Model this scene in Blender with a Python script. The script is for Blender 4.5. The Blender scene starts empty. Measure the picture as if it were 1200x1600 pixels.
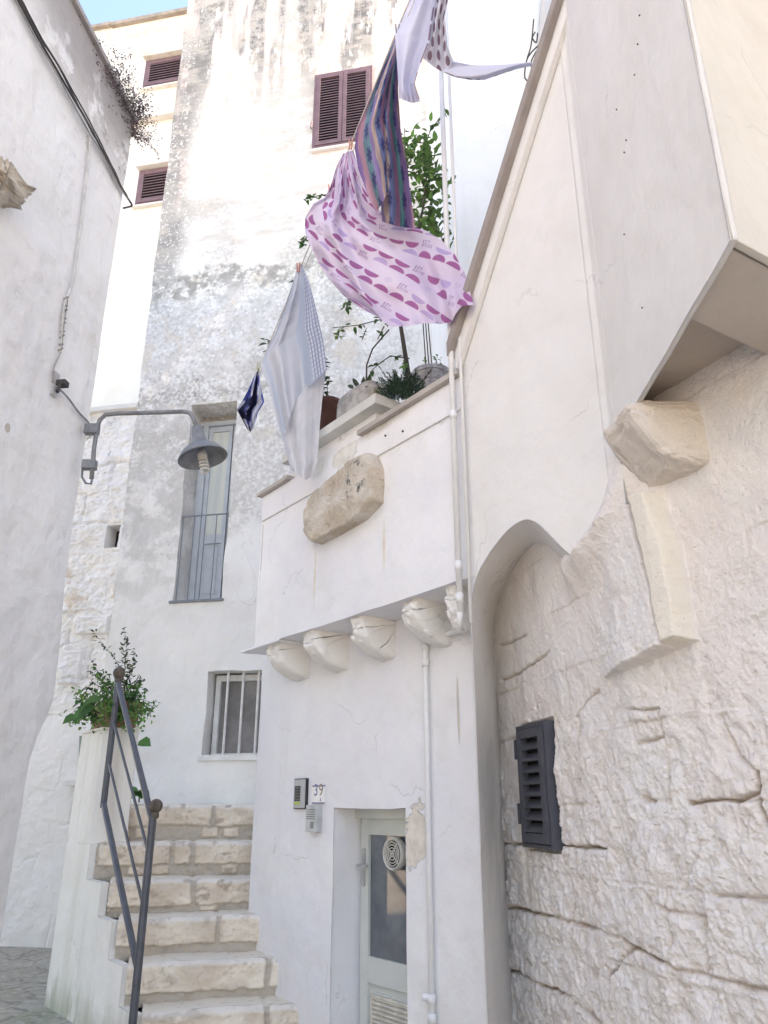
import bpy, math, random
import numpy as np
from mathutils import Vector, Matrix
from mathutils.geometry import tessellate_polygon
random.seed(7)
RNG = np.random.RandomState(11)
C = bpy.context.scene.collection
F = 1216.0; TH = math.radians(20.8); ST, CT = math.sin(TH), math.cos(TH); EYE = 1.6

# ------------------------------------------------------------------ rays
def ray(u, v):
    a = (800 - v) / F
    return Vector(((u - 600) / F, CT - a * ST, ST + a * CT))
def at(u, v, Y):
    r = ray(u, v); return Vector((0, 0, EYE)) + r * (Y / r.y)
class Frame:
    def __init__(s, x, y, dx, dy, flip=1):
        s.o = Vector((x, y, 0)); s.d = Vector((dx, dy, 0)).normalized()
        s.n = Vector((s.d.y, -s.d.x, 0)) * flip
    def pt(s, t, z, off=0.0):
        p = s.o + s.d * t + s.n * off; return Vector((p.x, p.y, z))
    def px(s, u, v, off=0.0):
        r = ray(u, v); o = s.o + s.n * off
        k = (o - Vector((0, 0, 0))).dot(s.n) / Vector((r.x, r.y, 0)).dot(s.n)
        p = r * k
        return ((Vector((p.x, p.y, 0)) - o).dot(s.d), p.z + EYE)

# ------------------------------------------------------------------ noise
_T = RNG.rand(256, 256)
def vnoise(x, y):
    xi = np.floor(x).astype(int); yi = np.floor(y).astype(int)
    fx = x - xi; fy = y - yi; fx = fx * fx * (3 - 2 * fx); fy = fy * fy * (3 - 2 * fy)
    g = lambda i, j: _T[(xi + i) % 256, (yi + j) % 256]
    return (g(0, 0) * (1 - fx) + g(1, 0) * fx) * (1 - fy) + (g(0, 1) * (1 - fx) + g(1, 1) * fx) * fy
def fbm(x, y, o=4, gain=.5):
    s = 0; a = 1; n = 0
    for i in range(o):
        s = s + a * (vnoise(x * 2 ** i + 17 * i, y * 2 ** i + 31 * i) - .5); n += a; a *= gain
    return s / n * 2
def n1(x, k=0): return float(fbm(np.array([x]), np.array([k * 3.7 + .3]), 3)[0])
def segdist(X, Y, pl):
    D = np.full(X.shape, 9.0)
    for (x0, y0), (x1, y1) in zip(pl[:-1], pl[1:]):
        dx, dy = x1 - x0, y1 - y0
        t = np.clip(((X - x0) * dx + (Y - y0) * dy) / (dx * dx + dy * dy + 1e-12), 0, 1)
        D = np.minimum(D, np.hypot(X - x0 - t * dx, Y - y0 - t * dy))
    return D
def sstep(a, b, x):
    t = np.clip((x - a) / (b - a), 0, 1); return t * t * (3 - 2 * t)

# ------------------------------------------------------------------ materials
class G:
    def __init__(s, name):
        s.m = bpy.data.materials.new(name); s.m.use_nodes = True
        s.t = s.m.node_tree; s.b = s.t.nodes['Principled BSDF']; s.out = s.t.nodes['Material Output']
        s.co = s.new('ShaderNodeTexCoord').outputs['Object']
    def new(s, k, **kw):
        n = s.t.nodes.new(k)
        for a, v in kw.items(): setattr(n, a, v)
        return n
    def set(s, inp, v):
        if isinstance(v, bpy.types.NodeSocket): s.t.links.new(v, inp)
        elif isinstance(v, tuple) and len(v) == 3 and inp.type == 'RGBA': inp.default_value = v + (1,)
        else: inp.default_value = v
    def noise(s, sc, det=4, rough=.55, vec=None, dist=0):
        n = s.new('ShaderNodeTexNoise'); n.inputs['Scale'].default_value = sc
        n.inputs['Detail'].default_value = det; n.inputs['Roughness'].default_value = rough
        n.inputs['Distortion'].default_value = dist
        s.t.links.new(vec or s.co, n.inputs['Vector']); return n.outputs['Fac']
    def vor(s, sc, feat='F1', vec=None):
        n = s.new('ShaderNodeTexVoronoi', feature=feat); n.inputs['Scale'].default_value = sc
        s.t.links.new(vec or s.co, n.inputs['Vector']); return n.outputs['Distance']
    def scale(s, v, vec=None):
        n = s.new('ShaderNodeMapping'); n.inputs['Scale'].default_value = v
        s.t.links.new(vec or s.co, n.inputs['Vector']); return n.outputs[0]
    def ss(s, x, a, b, lo=0., hi=1.):
        n = s.new('ShaderNodeMapRange', interpolation_type='SMOOTHSTEP')
        for i, v in enumerate((x, a, b, lo, hi)): s.set(n.inputs[i], v)
        return n.outputs[0]
    def m2(s, op, a, b=0.):
        n = s.new('ShaderNodeMath', operation=op); s.set(n.inputs[0], a); s.set(n.inputs[1], b); return n.outputs[0]
    def mul(s, *a):
        r = a[0]
        for x in a[1:]: r = s.m2('MULTIPLY', r, x)
        return r
    def add(s, a, b): return s.m2('ADD', a, b)
    def xyz(s):
        n = s.new('ShaderNodeSeparateXYZ'); s.t.links.new(s.co, n.inputs[0]); return n.outputs
    def mix(s, f, a, b, mode='MIX'):
        n = s.new('ShaderNodeMix', data_type='RGBA', blend_type=mode)
        s.set(n.inputs[0], f); s.set(n.inputs[6], a); s.set(n.inputs[7], b); return n.outputs[2]
    def attr(s, nm): return s.new('ShaderNodeAttribute', attribute_name=nm).outputs['Color']
    def bump(s, h, d, prev=None, st=1.0):
        n = s.new('ShaderNodeBump'); n.inputs['Strength'].default_value = st; n.inputs['Distance'].default_value = d
        s.set(n.inputs['Height'], h)
        if prev is not None: s.t.links.new(prev, n.inputs['Normal'])
        return n.outputs[0]
    def bevel(s, r):
        n = s.new('ShaderNodeBevel', samples=4); n.inputs['Radius'].default_value = r; return n.outputs[0]
    def fin(s, col, rough=.9, nrm=None, metal=0., spec=.3):
        s.set(s.b.inputs['Base Color'], col); s.set(s.b.inputs['Roughness'], rough)
        s.b.inputs['Metallic'].default_value = metal; s.b.inputs['Specular IOR Level'].default_value = spec
        if nrm is not None: s.t.links.new(nrm, s.b.inputs['Normal'])
        return s.m

def patchmask(g, c, r, nz=.5, sc=7.):
    # irregular blob round a world point, used for bare patches and stains
    n = g.new('ShaderNodeMapping'); n.vector_type = 'POINT'
    n.inputs['Location'].default_value = tuple(-c[i] / r[i] for i in range(3)); n.inputs['Scale'].default_value = tuple(1 / r[i] for i in range(3))
    g.t.links.new(g.co, n.inputs[0])
    l = g.new('ShaderNodeVectorMath', operation='LENGTH'); g.t.links.new(n.outputs[0], l.inputs[0])
    d = g.add(l.outputs['Value'], g.mul(g.m2('SUBTRACT', g.noise(sc, 5, .65), .5), nz * 2))
    return d
def plaster(name, c1, c2, patches=(), bumps=1.0, bevel=.012, streak=.25, streakcol=(.62, .58, .5), speck=.15, extra=None):
    g = G(name)
    col = g.mix(g.ss(g.noise(.9, 6), .35, .65), c1, c2)
    col = g.mix(g.mul(g.ss(g.noise(5, 5, .6), .45, .8), .35), col, tuple(x * .9 for x in c2))
    st = g.noise(3.2, 5, .6, vec=g.scale((1, 1, .07)))
    col = g.mix(g.mul(g.ss(st, .55, .78), streak), col, streakcol)
    col = g.mix(g.mul(g.ss(g.noise(38, 3, .6), .66, .76), speck), col, (.45, .4, .36))
    ck = g.new('ShaderNodeTexVoronoi', feature='DISTANCE_TO_EDGE'); ck.inputs['Scale'].default_value = 1.1
    dv = g.new('ShaderNodeTexNoise'); dv.inputs['Scale'].default_value = 2.5; dv.inputs['Detail'].default_value = 6; g.t.links.new(g.co, dv.inputs[0])
    va = g.new('ShaderNodeVectorMath', operation='MULTIPLY_ADD'); g.t.links.new(dv.outputs['Color'], va.inputs[0]); va.inputs[1].default_value = (.7, .7, .7); g.t.links.new(g.co, va.inputs[2]); g.t.links.new(va.outputs[0], ck.inputs['Vector'])
    crk = g.mul(g.ss(ck.outputs['Distance'], .006, .001), g.ss(g.noise(1.3, 3), .52, .6)); col = g.mix(g.mul(crk, .45), col, (.42, .39, .36))
    dirt = g.mul(g.ss(g.noise(2.1, 7, .7), .54, .70), .22); col = g.mix(dirt, col, (.60, .57, .52))
    lip = None
    for (c, r, pc, nz, sc, soft) in patches:
        d = patchmask(g, c, r, nz, sc); f = g.ss(d, 1.0, 1.0 - soft)
        pcol = g.mix(g.ss(g.noise(14, 5, .7), .35, .65), pc, tuple(x * .82 for x in pc))
        col = g.mix(f, col, pcol)
        if soft < .2:
            lip = f if lip is None else g.add(lip, f)
    if extra: col = extra(g, col)
    nr = g.bevel(bevel) if bevel else None
    nr = g.bump(g.noise(1.7, 3, .5), .05 * bumps, nr)
    nr = g.bump(g.noise(9, 4, .55), .008 * bumps, nr)
    nr = g.bump(g.noise(75, 4, .6), .0012 * bumps, nr)
    if lip is not None: nr = g.bump(g.mul(lip, -1.), .006, nr)
    return g.fin(col, .92, nr, spec=.2)
def simple(name, c, rough=.6, metal=0., var=.12, sc=12, bump=.0, bevel=0., spec=.4):
    g = G(name)
    col = g.mix(g.ss(g.noise(sc, 5, .6), .3, .7), c, tuple(x * (1 - var * 2) for x in c))
    nr = g.bevel(bevel) if bevel else None
    if bump: nr = g.bump(g.noise(sc * 3, 4), bump, nr)
    return g.fin(col, rough, nr, metal, spec)
def vcol(name, rough=.85, bump=.0, sc=60, trans=0., attr='col'):
    g = G(name); col = g.attr(attr)
    nr = g.bump(g.noise(sc, 4), bump) if bump else None
    g.fin(col, rough, nr, spec=.2)
    if trans:
        tr = g.new('ShaderNodeBsdfTranslucent'); g.t.links.new(col, tr.inputs[0])
        mx = g.new('ShaderNodeMixShader'); mx.inputs[0].default_value = trans
        g.t.links.new(g.b.outputs[0], mx.inputs[1]); g.t.links.new(tr.outputs[0], mx.inputs[2])
        g.t.links.new(mx.outputs[0], g.out.inputs[0])
    return g.m

# ------------------------------------------------------------------ objects
def tag(o, label=None, cat=None, group=None, kind=None):
    if label: o['label'] = label
    if cat: o['category'] = cat
    if group: o['group'] = group
    if kind: o['kind'] = kind
    return o
def thing(name, label, cat, loc, group=None):
    o = bpy.data.objects.new(name, None); C.objects.link(o); o.location = loc; o.empty_display_size = .1
    return tag(o, label, cat, group)
ROOTLOC = {}
def wloc(o):
    l = Vector(o.location)
    return l
class MB:
    def __init__(s): s.v = []; s.f = []; s.c = []; s.mi = []
    def vs(s, pts, col=None):
        n = len(s.v); s.v += [tuple(p) for p in pts]
        s.c += [col or (1, 1, 1)] * len(pts); return n
    def quad(s, *p, col=None):
        n = s.vs(p, col); s.f.append(tuple(range(n, n + len(p))))
    def hexa(s, b, t, col=None):
        n = s.vs(list(b) + list(t), col); k = len(b)
        s.f.append(tuple(n + i for i in reversed(range(k)))); s.f.append(tuple(n + k + i for i in range(k)))
        for i in range(k): j = (i + 1) % k; s.f.append((n + i, n + j, n + k + j, n + k + i))
        return s
    def box(s, fr, t0, t1, z0, z1, o0, o1, col=None):
        p = lambda z: [fr.pt(t0, z, o0), fr.pt(t1, z, o0), fr.pt(t1, z, o1), fr.pt(t0, z, o1)]
        return s.hexa(p(z0), p(z1), col)
    def tube(s, pts, r, n=8, col=None, cap=True):
        pts = [Vector(p) for p in pts]; base = len(s.v); up = None
        for i, p in enumerate(pts):
            d = (pts[min(i + 1, len(pts) - 1)] - pts[max(i - 1, 0)]).normalized()
            if up is None:
                up = d.orthogonal().normalized()
            else:
                up = (up - d * up.dot(d)).normalized()
            w = d.cross(up); rr = r[i] if isinstance(r, (list, tuple)) else r
            s.vs([p + (up * math.cos(a) + w * math.sin(a)) * rr for a in [2 * math.pi * k / n for k in range(n)]], col)
        for i in range(len(pts) - 1):
            for k in range(n):
                a = base + i * n + k; b = base + i * n + (k + 1) % n
                s.f.append((a, b, b + n, a + n))
        if cap:
            s.f.append(tuple(base + k for k in reversed(range(n)))); e = base + (len(pts) - 1) * n
            s.f.append(tuple(e + k for k in range(n)))
        return s
    def lathe(s, prof, o, ax=Vector((0, 0, 1)), n=24, col=None):
        ax = Vector(ax).normalized(); e1 = ax.orthogonal().normalized(); e2 = ax.cross(e1); base = len(s.v); o = Vector(o)
        for r, h in prof:
            s.vs([o + ax * h + (e1 * math.cos(a) + e2 * math.sin(a)) * r for a in [2 * math.pi * k / n for k in range(n)]], col)
        for i in range(len(prof) - 1):
            for k in range(n):
                a = base + i * n + k; b = base + i * n + (k + 1) % n
                s.f.append((a, b, b + n, a + n))
        return s
    def grid(s, P, cols=None):
        # P: (m,n,3) array
        m, n = P.shape[:2]; b = len(s.v)
        s.v += [tuple(p) for p in P.reshape(-1, 3).tolist()]
        s.c += [tuple(c) for c in cols.reshape(-1, 3).tolist()] if cols is not None else [(1, 1, 1)] * (m * n)
        for i in range(m - 1):
            r = b + i * n
            s.f += [(r + j, r + j + 1, r + n + j + 1, r + n + j) for j in range(n - 1)]
        return s
    def build(s, name, mat, parent=None, smooth=False, col=False, world=True):
        me = bpy.data.meshes.new(name); me.from_pydata(s.v, [], s.f); me.materials.append(mat)
        if smooth: me.polygons.foreach_set('use_smooth', [True] * len(me.polygons))
        if col:
            a = me.color_attributes.new('col', 'FLOAT_COLOR', 'POINT')
            arr = np.ones((len(s.v), 4), dtype=np.float32); arr[:, :3] = np.array(s.c, dtype=np.float32)
            a.data.foreach_set('color', arr.ravel())
        me.update()
        o = bpy.data.objects.new(name, me); C.objects.link(o)
        if parent is not None:
            o.parent = parent
            if world:
                l = Vector((0, 0, 0)); q = parent
                while q is not None:
                    l += Vector(q.location) if q.type == 'EMPTY' else Vector((0, 0, 0)); q = q.parent if q.type == 'EMPTY' else (q.parent if q.parent else None)
                o.matrix_parent_inverse = Matrix.Translation(-l) if parent.type == 'EMPTY' else Matrix.Identity(4)
        return o
def wob(pts, step=.12, amp=.006, seed=0):
    out = []
    for i, (a, b) in enumerate(zip(pts, pts[1:] + pts[:1])):
        L = math.hypot(b[0] - a[0], b[1] - a[1]); n = max(1, int(L / step)); n = min(n, 60)
        nx, ny = (b[1] - a[1]) / (L + 1e-9), -(b[0] - a[0]) / (L + 1e-9)
        for k in range(n):
            w = 0 if k == 0 else amp * n1(k * L / n * 2.3, seed + i) * 2
            f = k / n; out.append((a[0] + (b[0] - a[0]) * f + nx * w, a[1] + (b[1] - a[1]) * f + ny * w))
    return out
def wall(mb, fr, outline, holes=(), depth=.3, off=0., wobble=.005, ext=None, hdepth=None):
    """slab with its front on the frame (+off), openings cut through; ext: world vector for the extrusion"""
    loops = [wob(list(outline), amp=wobble)] + [wob(list(h), amp=wobble, seed=9) for h in holes]
    e = ext if ext is not None else fr.n * -depth
    tri = tessellate_polygon([[Vector((p[0], p[1], 0)) for p in l] for l in loops])
    flat = [fr.pt(p[0], p[1], off) for l in loops for p in l]
    b0 = mb.vs(flat); b1 = mb.vs([p + e for p in flat])
    for t in tri:
        mb.f.append(tuple(b0 + i for i in t)); mb.f.append(tuple(b1 + i for i in reversed(t)))
    k = 0
    for l in loops:
        n = len(l)
        for i in range(n):
            j = (i + 1) % n; mb.f.append((b0 + k + i, b0 + k + j, b1 + k + j, b1 + k + i))
        k += n
    return mb
def rect(t0, t1, z0, z1): return [(t0, z0), (t1, z0), (t1, z1), (t0, z1)]
def polyat(pl, t):
    # piecewise linear 0..1 by arc length
    L = [0]
    for a, b in zip(pl[:-1], pl[1:]): L.append(L[-1] + math.hypot(b[0] - a[0], b[1] - a[1]))
    s = np.asarray(t) * L[-1]
    return np.interp(s, L, [p[0] for p in pl]), np.interp(s, L, [p[1] for p in pl])

# ------------------------------------------------------------------ frames
d0 = Vector((-.602, .799, 0))
FL = Frame(.119, 4.44, -.602, .799, -1)        # lower wall of the terrace house, t runs away to the left
if FL.n.y > 0: FL.n = -FL.n
FO = Frame(.3855, 3.62, -.602, .799, -1)       # overhanging terrace wall
if FO.n.y > 0: FO.n = -FO.n
FT = Frame(-1.5, 8.0, .981, -.194)             # tower front
if FT.n.y > 0: FT.n = -FT.n
FF = Frame(-2.5, 10.5, .981, -.194)            # far house
if FF.n.y > 0: FF.n = -FF.n
FLB = Frame(-2.34, 5.5, -.12, -.993)           # left house, t runs towards the viewer
if FLB.n.x < 0: FLB.n = -FLB.n
J = Vector((.405, 3.6, 0)); FD = Vector((.91, 2.8, 0)); NR = Vector((.884, 1.61, 0))
P2 = Frame(J.x, J.y, FD.x - J.x, FD.y - J.y)
if P2.n.y > 0: P2.n = -P2.n
P1 = Frame(FD.x, FD.y, NR.x - FD.x, NR.y - FD.y)
if P1.n.x > 0: P1.n = -P1.n
LP2 = (FD - J).length; LP1 = (NR - FD).length

# ------------------------------------------------------------------ plaster materials
WH = (.80, .79, .775); WH2 = (.76, .75, .74)
M_centre = plaster('whitewash_centre', (.81, .80, .80), (.75, .74, .77), streak=.45, streakcol=(.66, .64, .60), patches=[
    (tuple(FL.pt(*FL.px(650, 1306))), (.09, .09, .17), (.74, .67, .60), 1.0, 11., .05),
    (tuple(FL.pt(*FL.px(716, 1110))), (.012, .012, .2), (.62, .58, .54), .6, 14., .3)])
M_over = plaster('whitewash_terrace', (.81, .80, .80), (.75, .74, .775), streak=.45, streakcol=(.66, .64, .60), patches=[
    (tuple(FO.pt(*FO.px(600, 855))), (.02, .02, .22), (.76, .68, .55), .35, 6., .9),
    (tuple(FO.pt(*FO.px(492, 900))), (.015, .015, .3), (.75, .67, .53), .3, 6., .9),
    (tuple(FO.pt(*FO.px(540, 712))), (.16, .16, .07), (.73, .70, .65), .7, 8., .12),
    (tuple(FO.pt(*FO.px(500, 730))), (.14, .14, .10), (.74, .73, .71), .5, 5., .5),
    (tuple(FO.pt(*FO.px(600, 665))), (.34, .3, .06), (.62, .57, .52), .5, 5., .8),
    (tuple(FO.pt(*FO.px(409, 860))), (.006, .006, .28), (.42, .40, .38), .6, 22., .35)])
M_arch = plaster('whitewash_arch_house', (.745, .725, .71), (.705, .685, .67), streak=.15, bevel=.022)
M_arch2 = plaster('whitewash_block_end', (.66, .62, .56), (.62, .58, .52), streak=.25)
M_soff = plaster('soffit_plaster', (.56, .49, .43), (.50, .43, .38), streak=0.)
def left_extra(g, col):
    x, y, z = g.xyz()
    f = g.mul(g.ss(z, 6.4, 7.3), g.ss(y, 3.0, 4.8), g.ss(g.noise(2.6, 6, .65), .38, .46))
    col = g.mix(g.mul(f, .85), col, (.36, .33, .32))
    f = g.mul(g.ss(g.add(z, g.mul(g.noise(4, 5), .5)), 7.2, 7.7), g.ss(y, 2.2, 3.4)); col = g.mix(g.mul(f, .7), col, (.30, .28, .28))
    f = g.mul(g.ss(z, 6.2, 7.4), g.ss(y, 4.6, 5.4), g.ss(g.noise(9, 6, .7), .56, .66))
    return g.mix(g.mul(f, .8), col, (.12, .11, .10))
M_left = plaster('whitewash_left_house', (.79, .785, .78), (.75, .74, .74), streak=.35, bumps=1.8, extra=left_extra, patches=[
    (tuple(FLB.pt(*FLB.px(12, 668))), (.03, .03, .035), (.62, .57, .5), .5, 16., .12)])
def up_extra(g, col):
    x, y, z = g.xyz()
    st = g.noise(4.5, 5, .6, vec=g.scale((1, 1, .12)))
    return g.mix(g.mul(g.ss(st, .5, .7), .3), col, (.62, .65, .64))
M_upper = plaster('whitewash_upper_house', (.80, .81, .83), (.76, .78, .80), extra=up_extra)
M_far = plaster('far_house_plaster', (.70, .69, .665), (.66, .645, .615), streak=.35, extra=lambda g, col: g.mix(
    g.mul(g.ss(g.xyz()[2], 13.3, 14.8), g.ss(g.noise(3, 6, .65), .48, .62), .6), col, (.42, .36, .30)))

def tower_extra(g, col):
    x, y, z = g.xyz()
    band = lambda a, b, c, d: g.mul(g.ss(z, a, b), g.ss(z, d, c))
    xr = g.ss(x, -.9, -.1, 1., 0.)                       # dies out to the right
    nb = g.noise(1.4, 5, .6); nm = g.noise(5.5, 7, .68); nf = g.noise(22, 6, .7)
    zz = g.add(z, g.mul(g.m2('SUBTRACT', nb, .5), 1.1))
    bd = lambda a, b, c, d: g.mul(g.ss(zz, a, b), g.ss(zz, d, c))
    # worn weathered zone above the glazed door: grey render showing through
    zone = g.mul(bd(5.2, 5.7, 7.85, 7.98), g.ss(x, -.35, .35, 1., 0.))
    col = g.mix(g.mul(zone, g.ss(nm, .38, .58), .8), col, (.56, .54, .52))
    col = g.mix(g.mul(zone, g.ss(nf, .52, .64), .65), col, (.40, .385, .37))
    col = g.mix(g.mul(zone, g.ss(g.vor(13), .30, .12), .7), col, (.84, .83, .84))
    col = g.mix(g.mul(zone, g.ss(g.noise(3, 5, .6, vec=g.scale((1.3, 1, .8))), .56, .64), .55), col, (.60, .53, .44))
    edge = g.mul(bd(7.45, 7.8, 7.93, 8.02), g.ss(nm, .42, .56), g.ss(x, -.5, .1, 1., 0.))
    col = g.mix(g.mul(edge, .85), col, (.26, .245, .23))
    edge2 = g.mul(bd(6.02, 6.1, 6.16, 6.28), g.ss(nf, .42, .6), g.ss(x, -1.2, -.8, 1., 0.))
    col = g.mix(g.mul(edge2, .8), col, (.30, .29, .28))
    low = g.mul(bd(4.0, 5.0, 5.6, 6.0), g.ss(x, -2.0, -1.6, 1., 0.), g.ss(nm, .42, .56))
    col = g.mix(g.mul(low, .55), col, (.58, .56, .55))
    # black mould runs under the roof line
    st = g.noise(1.9, 4, .55, vec=g.scale((1.5, 1.5, .16))); st2 = g.noise(7, 5, .65, vec=g.scale((1, 1, .3)))
    top = g.mul(g.ss(zz, 9.9, 11.9), g.ss(st, .40, .50), g.ss(st2, .38, .47))
    col = g.mix(g.mul(top, .95), col, (.13, .125, .125))
    top2 = g.mul(g.ss(zz, 9.6, 11.6), g.ss(nm, .46, .58))
    col = g.mix(g.mul(top2, .75), col, (.40, .37, .33))
    le = g.mul(g.ss(g.add(x, g.mul(nb, .5)), -2.22, -2.5), g.ss(nf, .36, .5), g.ss(zz, 6.8, 8.6))
    col = g.mix(g.mul(le, .9), col, (.22, .215, .21))
    gen = g.mul(g.ss(g.noise(.8, 7, .7), .46, .58), g.ss(nf, .35, .6), g.ss(z, 3.6, 4.6))
    col = g.mix(g.mul(gen, .7), col, (.44, .42, .40))
    hs = g.noise(2.2, 7, .68, vec=g.scale((.8, .8, 2.4)))
    col = g.mix(g.mul(g.ss(hs, .47, .60), g.ss(z, 7.9, 8.6), .6), col, (.50, .46, .42))
    ll = g.mul(g.ss(z, 3.2, 4.4), g.ss(z, 6.2, 5.6), g.ss(x, -1.5, -1.9), g.ss(g.noise(3.5, 7, .7), .44, .56)); col = g.mix(g.mul(ll, .6), col, (.46, .44, .42))
    pk = g.mul(g.ss(st, .5, .42), g.ss(z, 8.2, 10.5), g.ss(nb, .4, .6))
    col = g.mix(g.mul(pk, .6), col, (.68, .52, .49))
    # fine horizontal scratches of the thin lime coat
    sc = g.noise(16, 5, .7, vec=g.scale((.5, .5, 3.)))
    return g.mix(g.mul(g.ss(sc, .6, .7), g.ss(z, 4, 9), .22), col, (.6, .55, .5))
M_tower = plaster('tower_limewash', (.77, .755, .735), (.71, .69, .67), extra=tower_extra, bumps=1.5, streak=.15)
def rub_extra(g, col):
    x, y, z = g.xyz()
    nm = g.noise(4.5, 7, .65)
    col = g.mix(g.mul(g.ss(z, 2.6, 3.3), g.ss(z, 5.6, 5.0), g.ss(nm, .48, .6), .5), col, (.70, .64, .57))
    col = g.mix(g.mul(g.ss(g.noise(3, 5, .6), .57, .62), g.ss(z, 3.1, 3.3), g.ss(z, 4.3, 4.0), .7), col, (.62, .48, .37))
    col = g.mix(g.mul(g.ss(g.noise(9, 6, .7), .6, .66), g.ss(z, 4.2, 5.2), .75), col, (.30, .28, .26))
    return col
M_rub = plaster('rubble_limewash', (.81, .79, .78), (.78, .76, .74), extra=rub_extra, bumps=1.2, bevel=0)

# ------------------------------------------------------------------ ground
def ground_extra(g, col):
    v = g.new('ShaderNodeTexVoronoi', feature='DISTANCE_TO_EDGE'); v.inputs['Scale'].default_value = 2.6
    d = g.new('ShaderNodeTexNoise'); d.inputs['Scale'].default_value = 5; g.t.links.new(g.co, d.inputs[0]); a = g.new('ShaderNodeVectorMath', operation='MULTIPLY_ADD'); g.t.links.new(d.outputs['Color'], a.inputs[0]); a.inputs[1].default_value = (.25, .25, .25); g.t.links.new(g.co, a.inputs[2]); g.t.links.new(a.outputs[0], v.inputs['Vector'])
    col = g.mix(g.mul(g.ss(v.outputs['Distance'], .045, .01), .7), col, (.22, .20, .16))
    return g.mix(g.mul(g.ss(g.noise(14, 6, .7), .5, .65), .5), col, (.62, .57, .5))
M_ground = plaster('alley_concrete', (.50, .45, .38), (.38, .34, .28), bevel=0, bumps=3., streak=0., extra=ground_extra, patches=[
    ((-2.3, 5.9, .3), (.28, .6, .2), (.33, .33, .24), .9, 6., .8)])
nx_, ny_ = 90, 120
gx = np.linspace(-60, 60, 2); g = MB()
XX, YY = np.meshgrid(np.linspace(-4, 3, nx_), np.linspace(-3, 9, ny_))
ZZ = .30 * sstep(4.2, 5.4, YY) * sstep(-1.0, -1.6, XX) + .05 * sstep(7, 8.4, YY) + .012 * fbm(XX * 2, YY * 2, 4)
g.grid(np.dstack([XX, YY, ZZ]))
for q in (((-80, -3), (-4, 9)), ((3, -3), (80, 9)), ((-80, 9), (80, 90)), ((-80, -60), (80, -3))):
    (a, b), (c, d) = q; g.quad((a, b, -.02), (c, b, -.02), (c, d, -.02), (a, d, -.02))
tag(g.build('ground', M_ground, smooth=True), kind='structure')

# ------------------------------------------------------------------ tower house
zt = lambda u, v, off=0: FT.px(u, v, off)
tw = thing('tower_house', 'tall weathered white house front with mould stains, mauve shuttered window and glazed door', 'building', tuple(FT.pt(0, 0, -.5)))
tl = zt(217, 640)[0] - .02
_, dzb = zt(285, 941); _, dzt = zt(330, 630)
dl = zt(283, 800)[0]; dr = zt(357, 800)[0]
wl = zt(320, 1115)[0]; wr = wl + .95; wz0 = zt(360, 1180)[1]; wz1 = zt(360, 1048)[1]
m = MB()
wall(m, FT, [(tl, -.1), (3.4, -.1), (3.4, 15.5), (tl - .02, 15.5)], [rect(dl, dr, dzb, dzt), rect(wl, wr, wz0, wz1)], depth=.42, wobble=.012)
m.build('wall', M_tower, tw)
m = MB(); m.box(FT, tl - .02, 3.4, 15.5, 15.62, .06, -.42); m.box(FT, tl, 3.4, 15.3, 15.5, -2.5, -.44)
m.build('roof', M_tower, tw)
m = MB(); m.box(FT, tl + .01, tl + .3, .1, 15.4, -.43, -2.4); m.build('side_wall', M_tower, tw)
# glazed double door behind the little railing
M_grey = simple('grey_blue_paint', (.52, .56, .60), .5, var=.06, bevel=.003)
M_glassc = G('curtained_glass')
cc = M_glassc.mix(M_glassc.ss(M_glassc.noise(2.2, 3, .5, vec=M_glassc.scale((6, 6, .6))), .3, .7), (.52, .56, .55), (.66, .67, .60))
M_glassc = M_glassc.fin(cc, .18, spec=.6)
m = MB(); lo = -.33
lw = (dr - dl)
def leaf_door(m, gl, t0, t1):
    z0, z1 = dzb + .03, dzt - .14; st = .045; mid = z0 + (z1 - z0) * .33
    m.box(FT, t0, t0 + st, z0, z1, lo, lo - .05); m.box(FT, t1 - st, t1, z0, z1, lo, lo - .05)
    for a, b in ((z0, z0 + .10), (mid, mid + .11), (z1 - .07, z1)): m.box(FT, t0 + st, t1 - st, a, b, lo - .002, lo - .048)
    m.box(FT, t0 + st, t1 - st, z0 + .10, mid, lo - .025, lo - .045)
    m.box(FT, t0 + st + .035, t1 - st - .035, z0 + .15, mid - .05, lo - .013, lo - .03)
    gl.box(FT, t0 + st, t1 - st, mid + .11, z1 - .07, lo - .02, lo - .03)
gl = MB(); L0 = dl + .10; leaf_door(m, gl, L0, L0 + .30); leaf_door(m, gl, L0 + .315, L0 + .615)
m.box(FT, L0 - .06, L0 - .003, dzb, dzt - .13, lo + .03, lo - .07); m.box(FT, dl, L0 + .7, dzt - .135, dzt - .08, lo + .03, lo - .07)
m.box(FT, dl, L0 - .062, dzb, dzt - .13, lo + .01, lo - .09)
gd = m.build('glazed_door', M_grey, tw); gl.build('pane', M_glassc, gd)
m = MB(); m.box(FT, dl - .4, dr + .5, dzb - .1, dzt + .1, -.6, -.62); m.build('door_back', simple('interior_dim', (.2, .2, .2)), tw)
m = MB(); m.box(FT, dl, dr, dzb - .001, dzb + .02, -.01, -.33); m.build('door_sill', simple('pale_sill', (.74, .75, .76), .7), tw)
M_iron = simple('grey_iron', (.23, .25, .28), .55, .4, bevel=.002)
zr = zt(320, 804)[1]; m = MB(); oo = -.02
m.tube([FT.pt(dl - .02, zr, oo), FT.pt(dr + .02, zr, oo)], .009, 6); m.tube([FT.pt(dl - .03, dzb + .005, oo + .03), FT.pt(dr + .02, dzb + .005, oo + .03)], .016, 6)
for k in range(5): t = dl + .03 + k * (dr - dl) / 4.3; m.tube([FT.pt(t, dzb, oo), FT.pt(t, zr, oo)], .007, 6)
m.build('railing', M_iron, tw)
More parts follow.
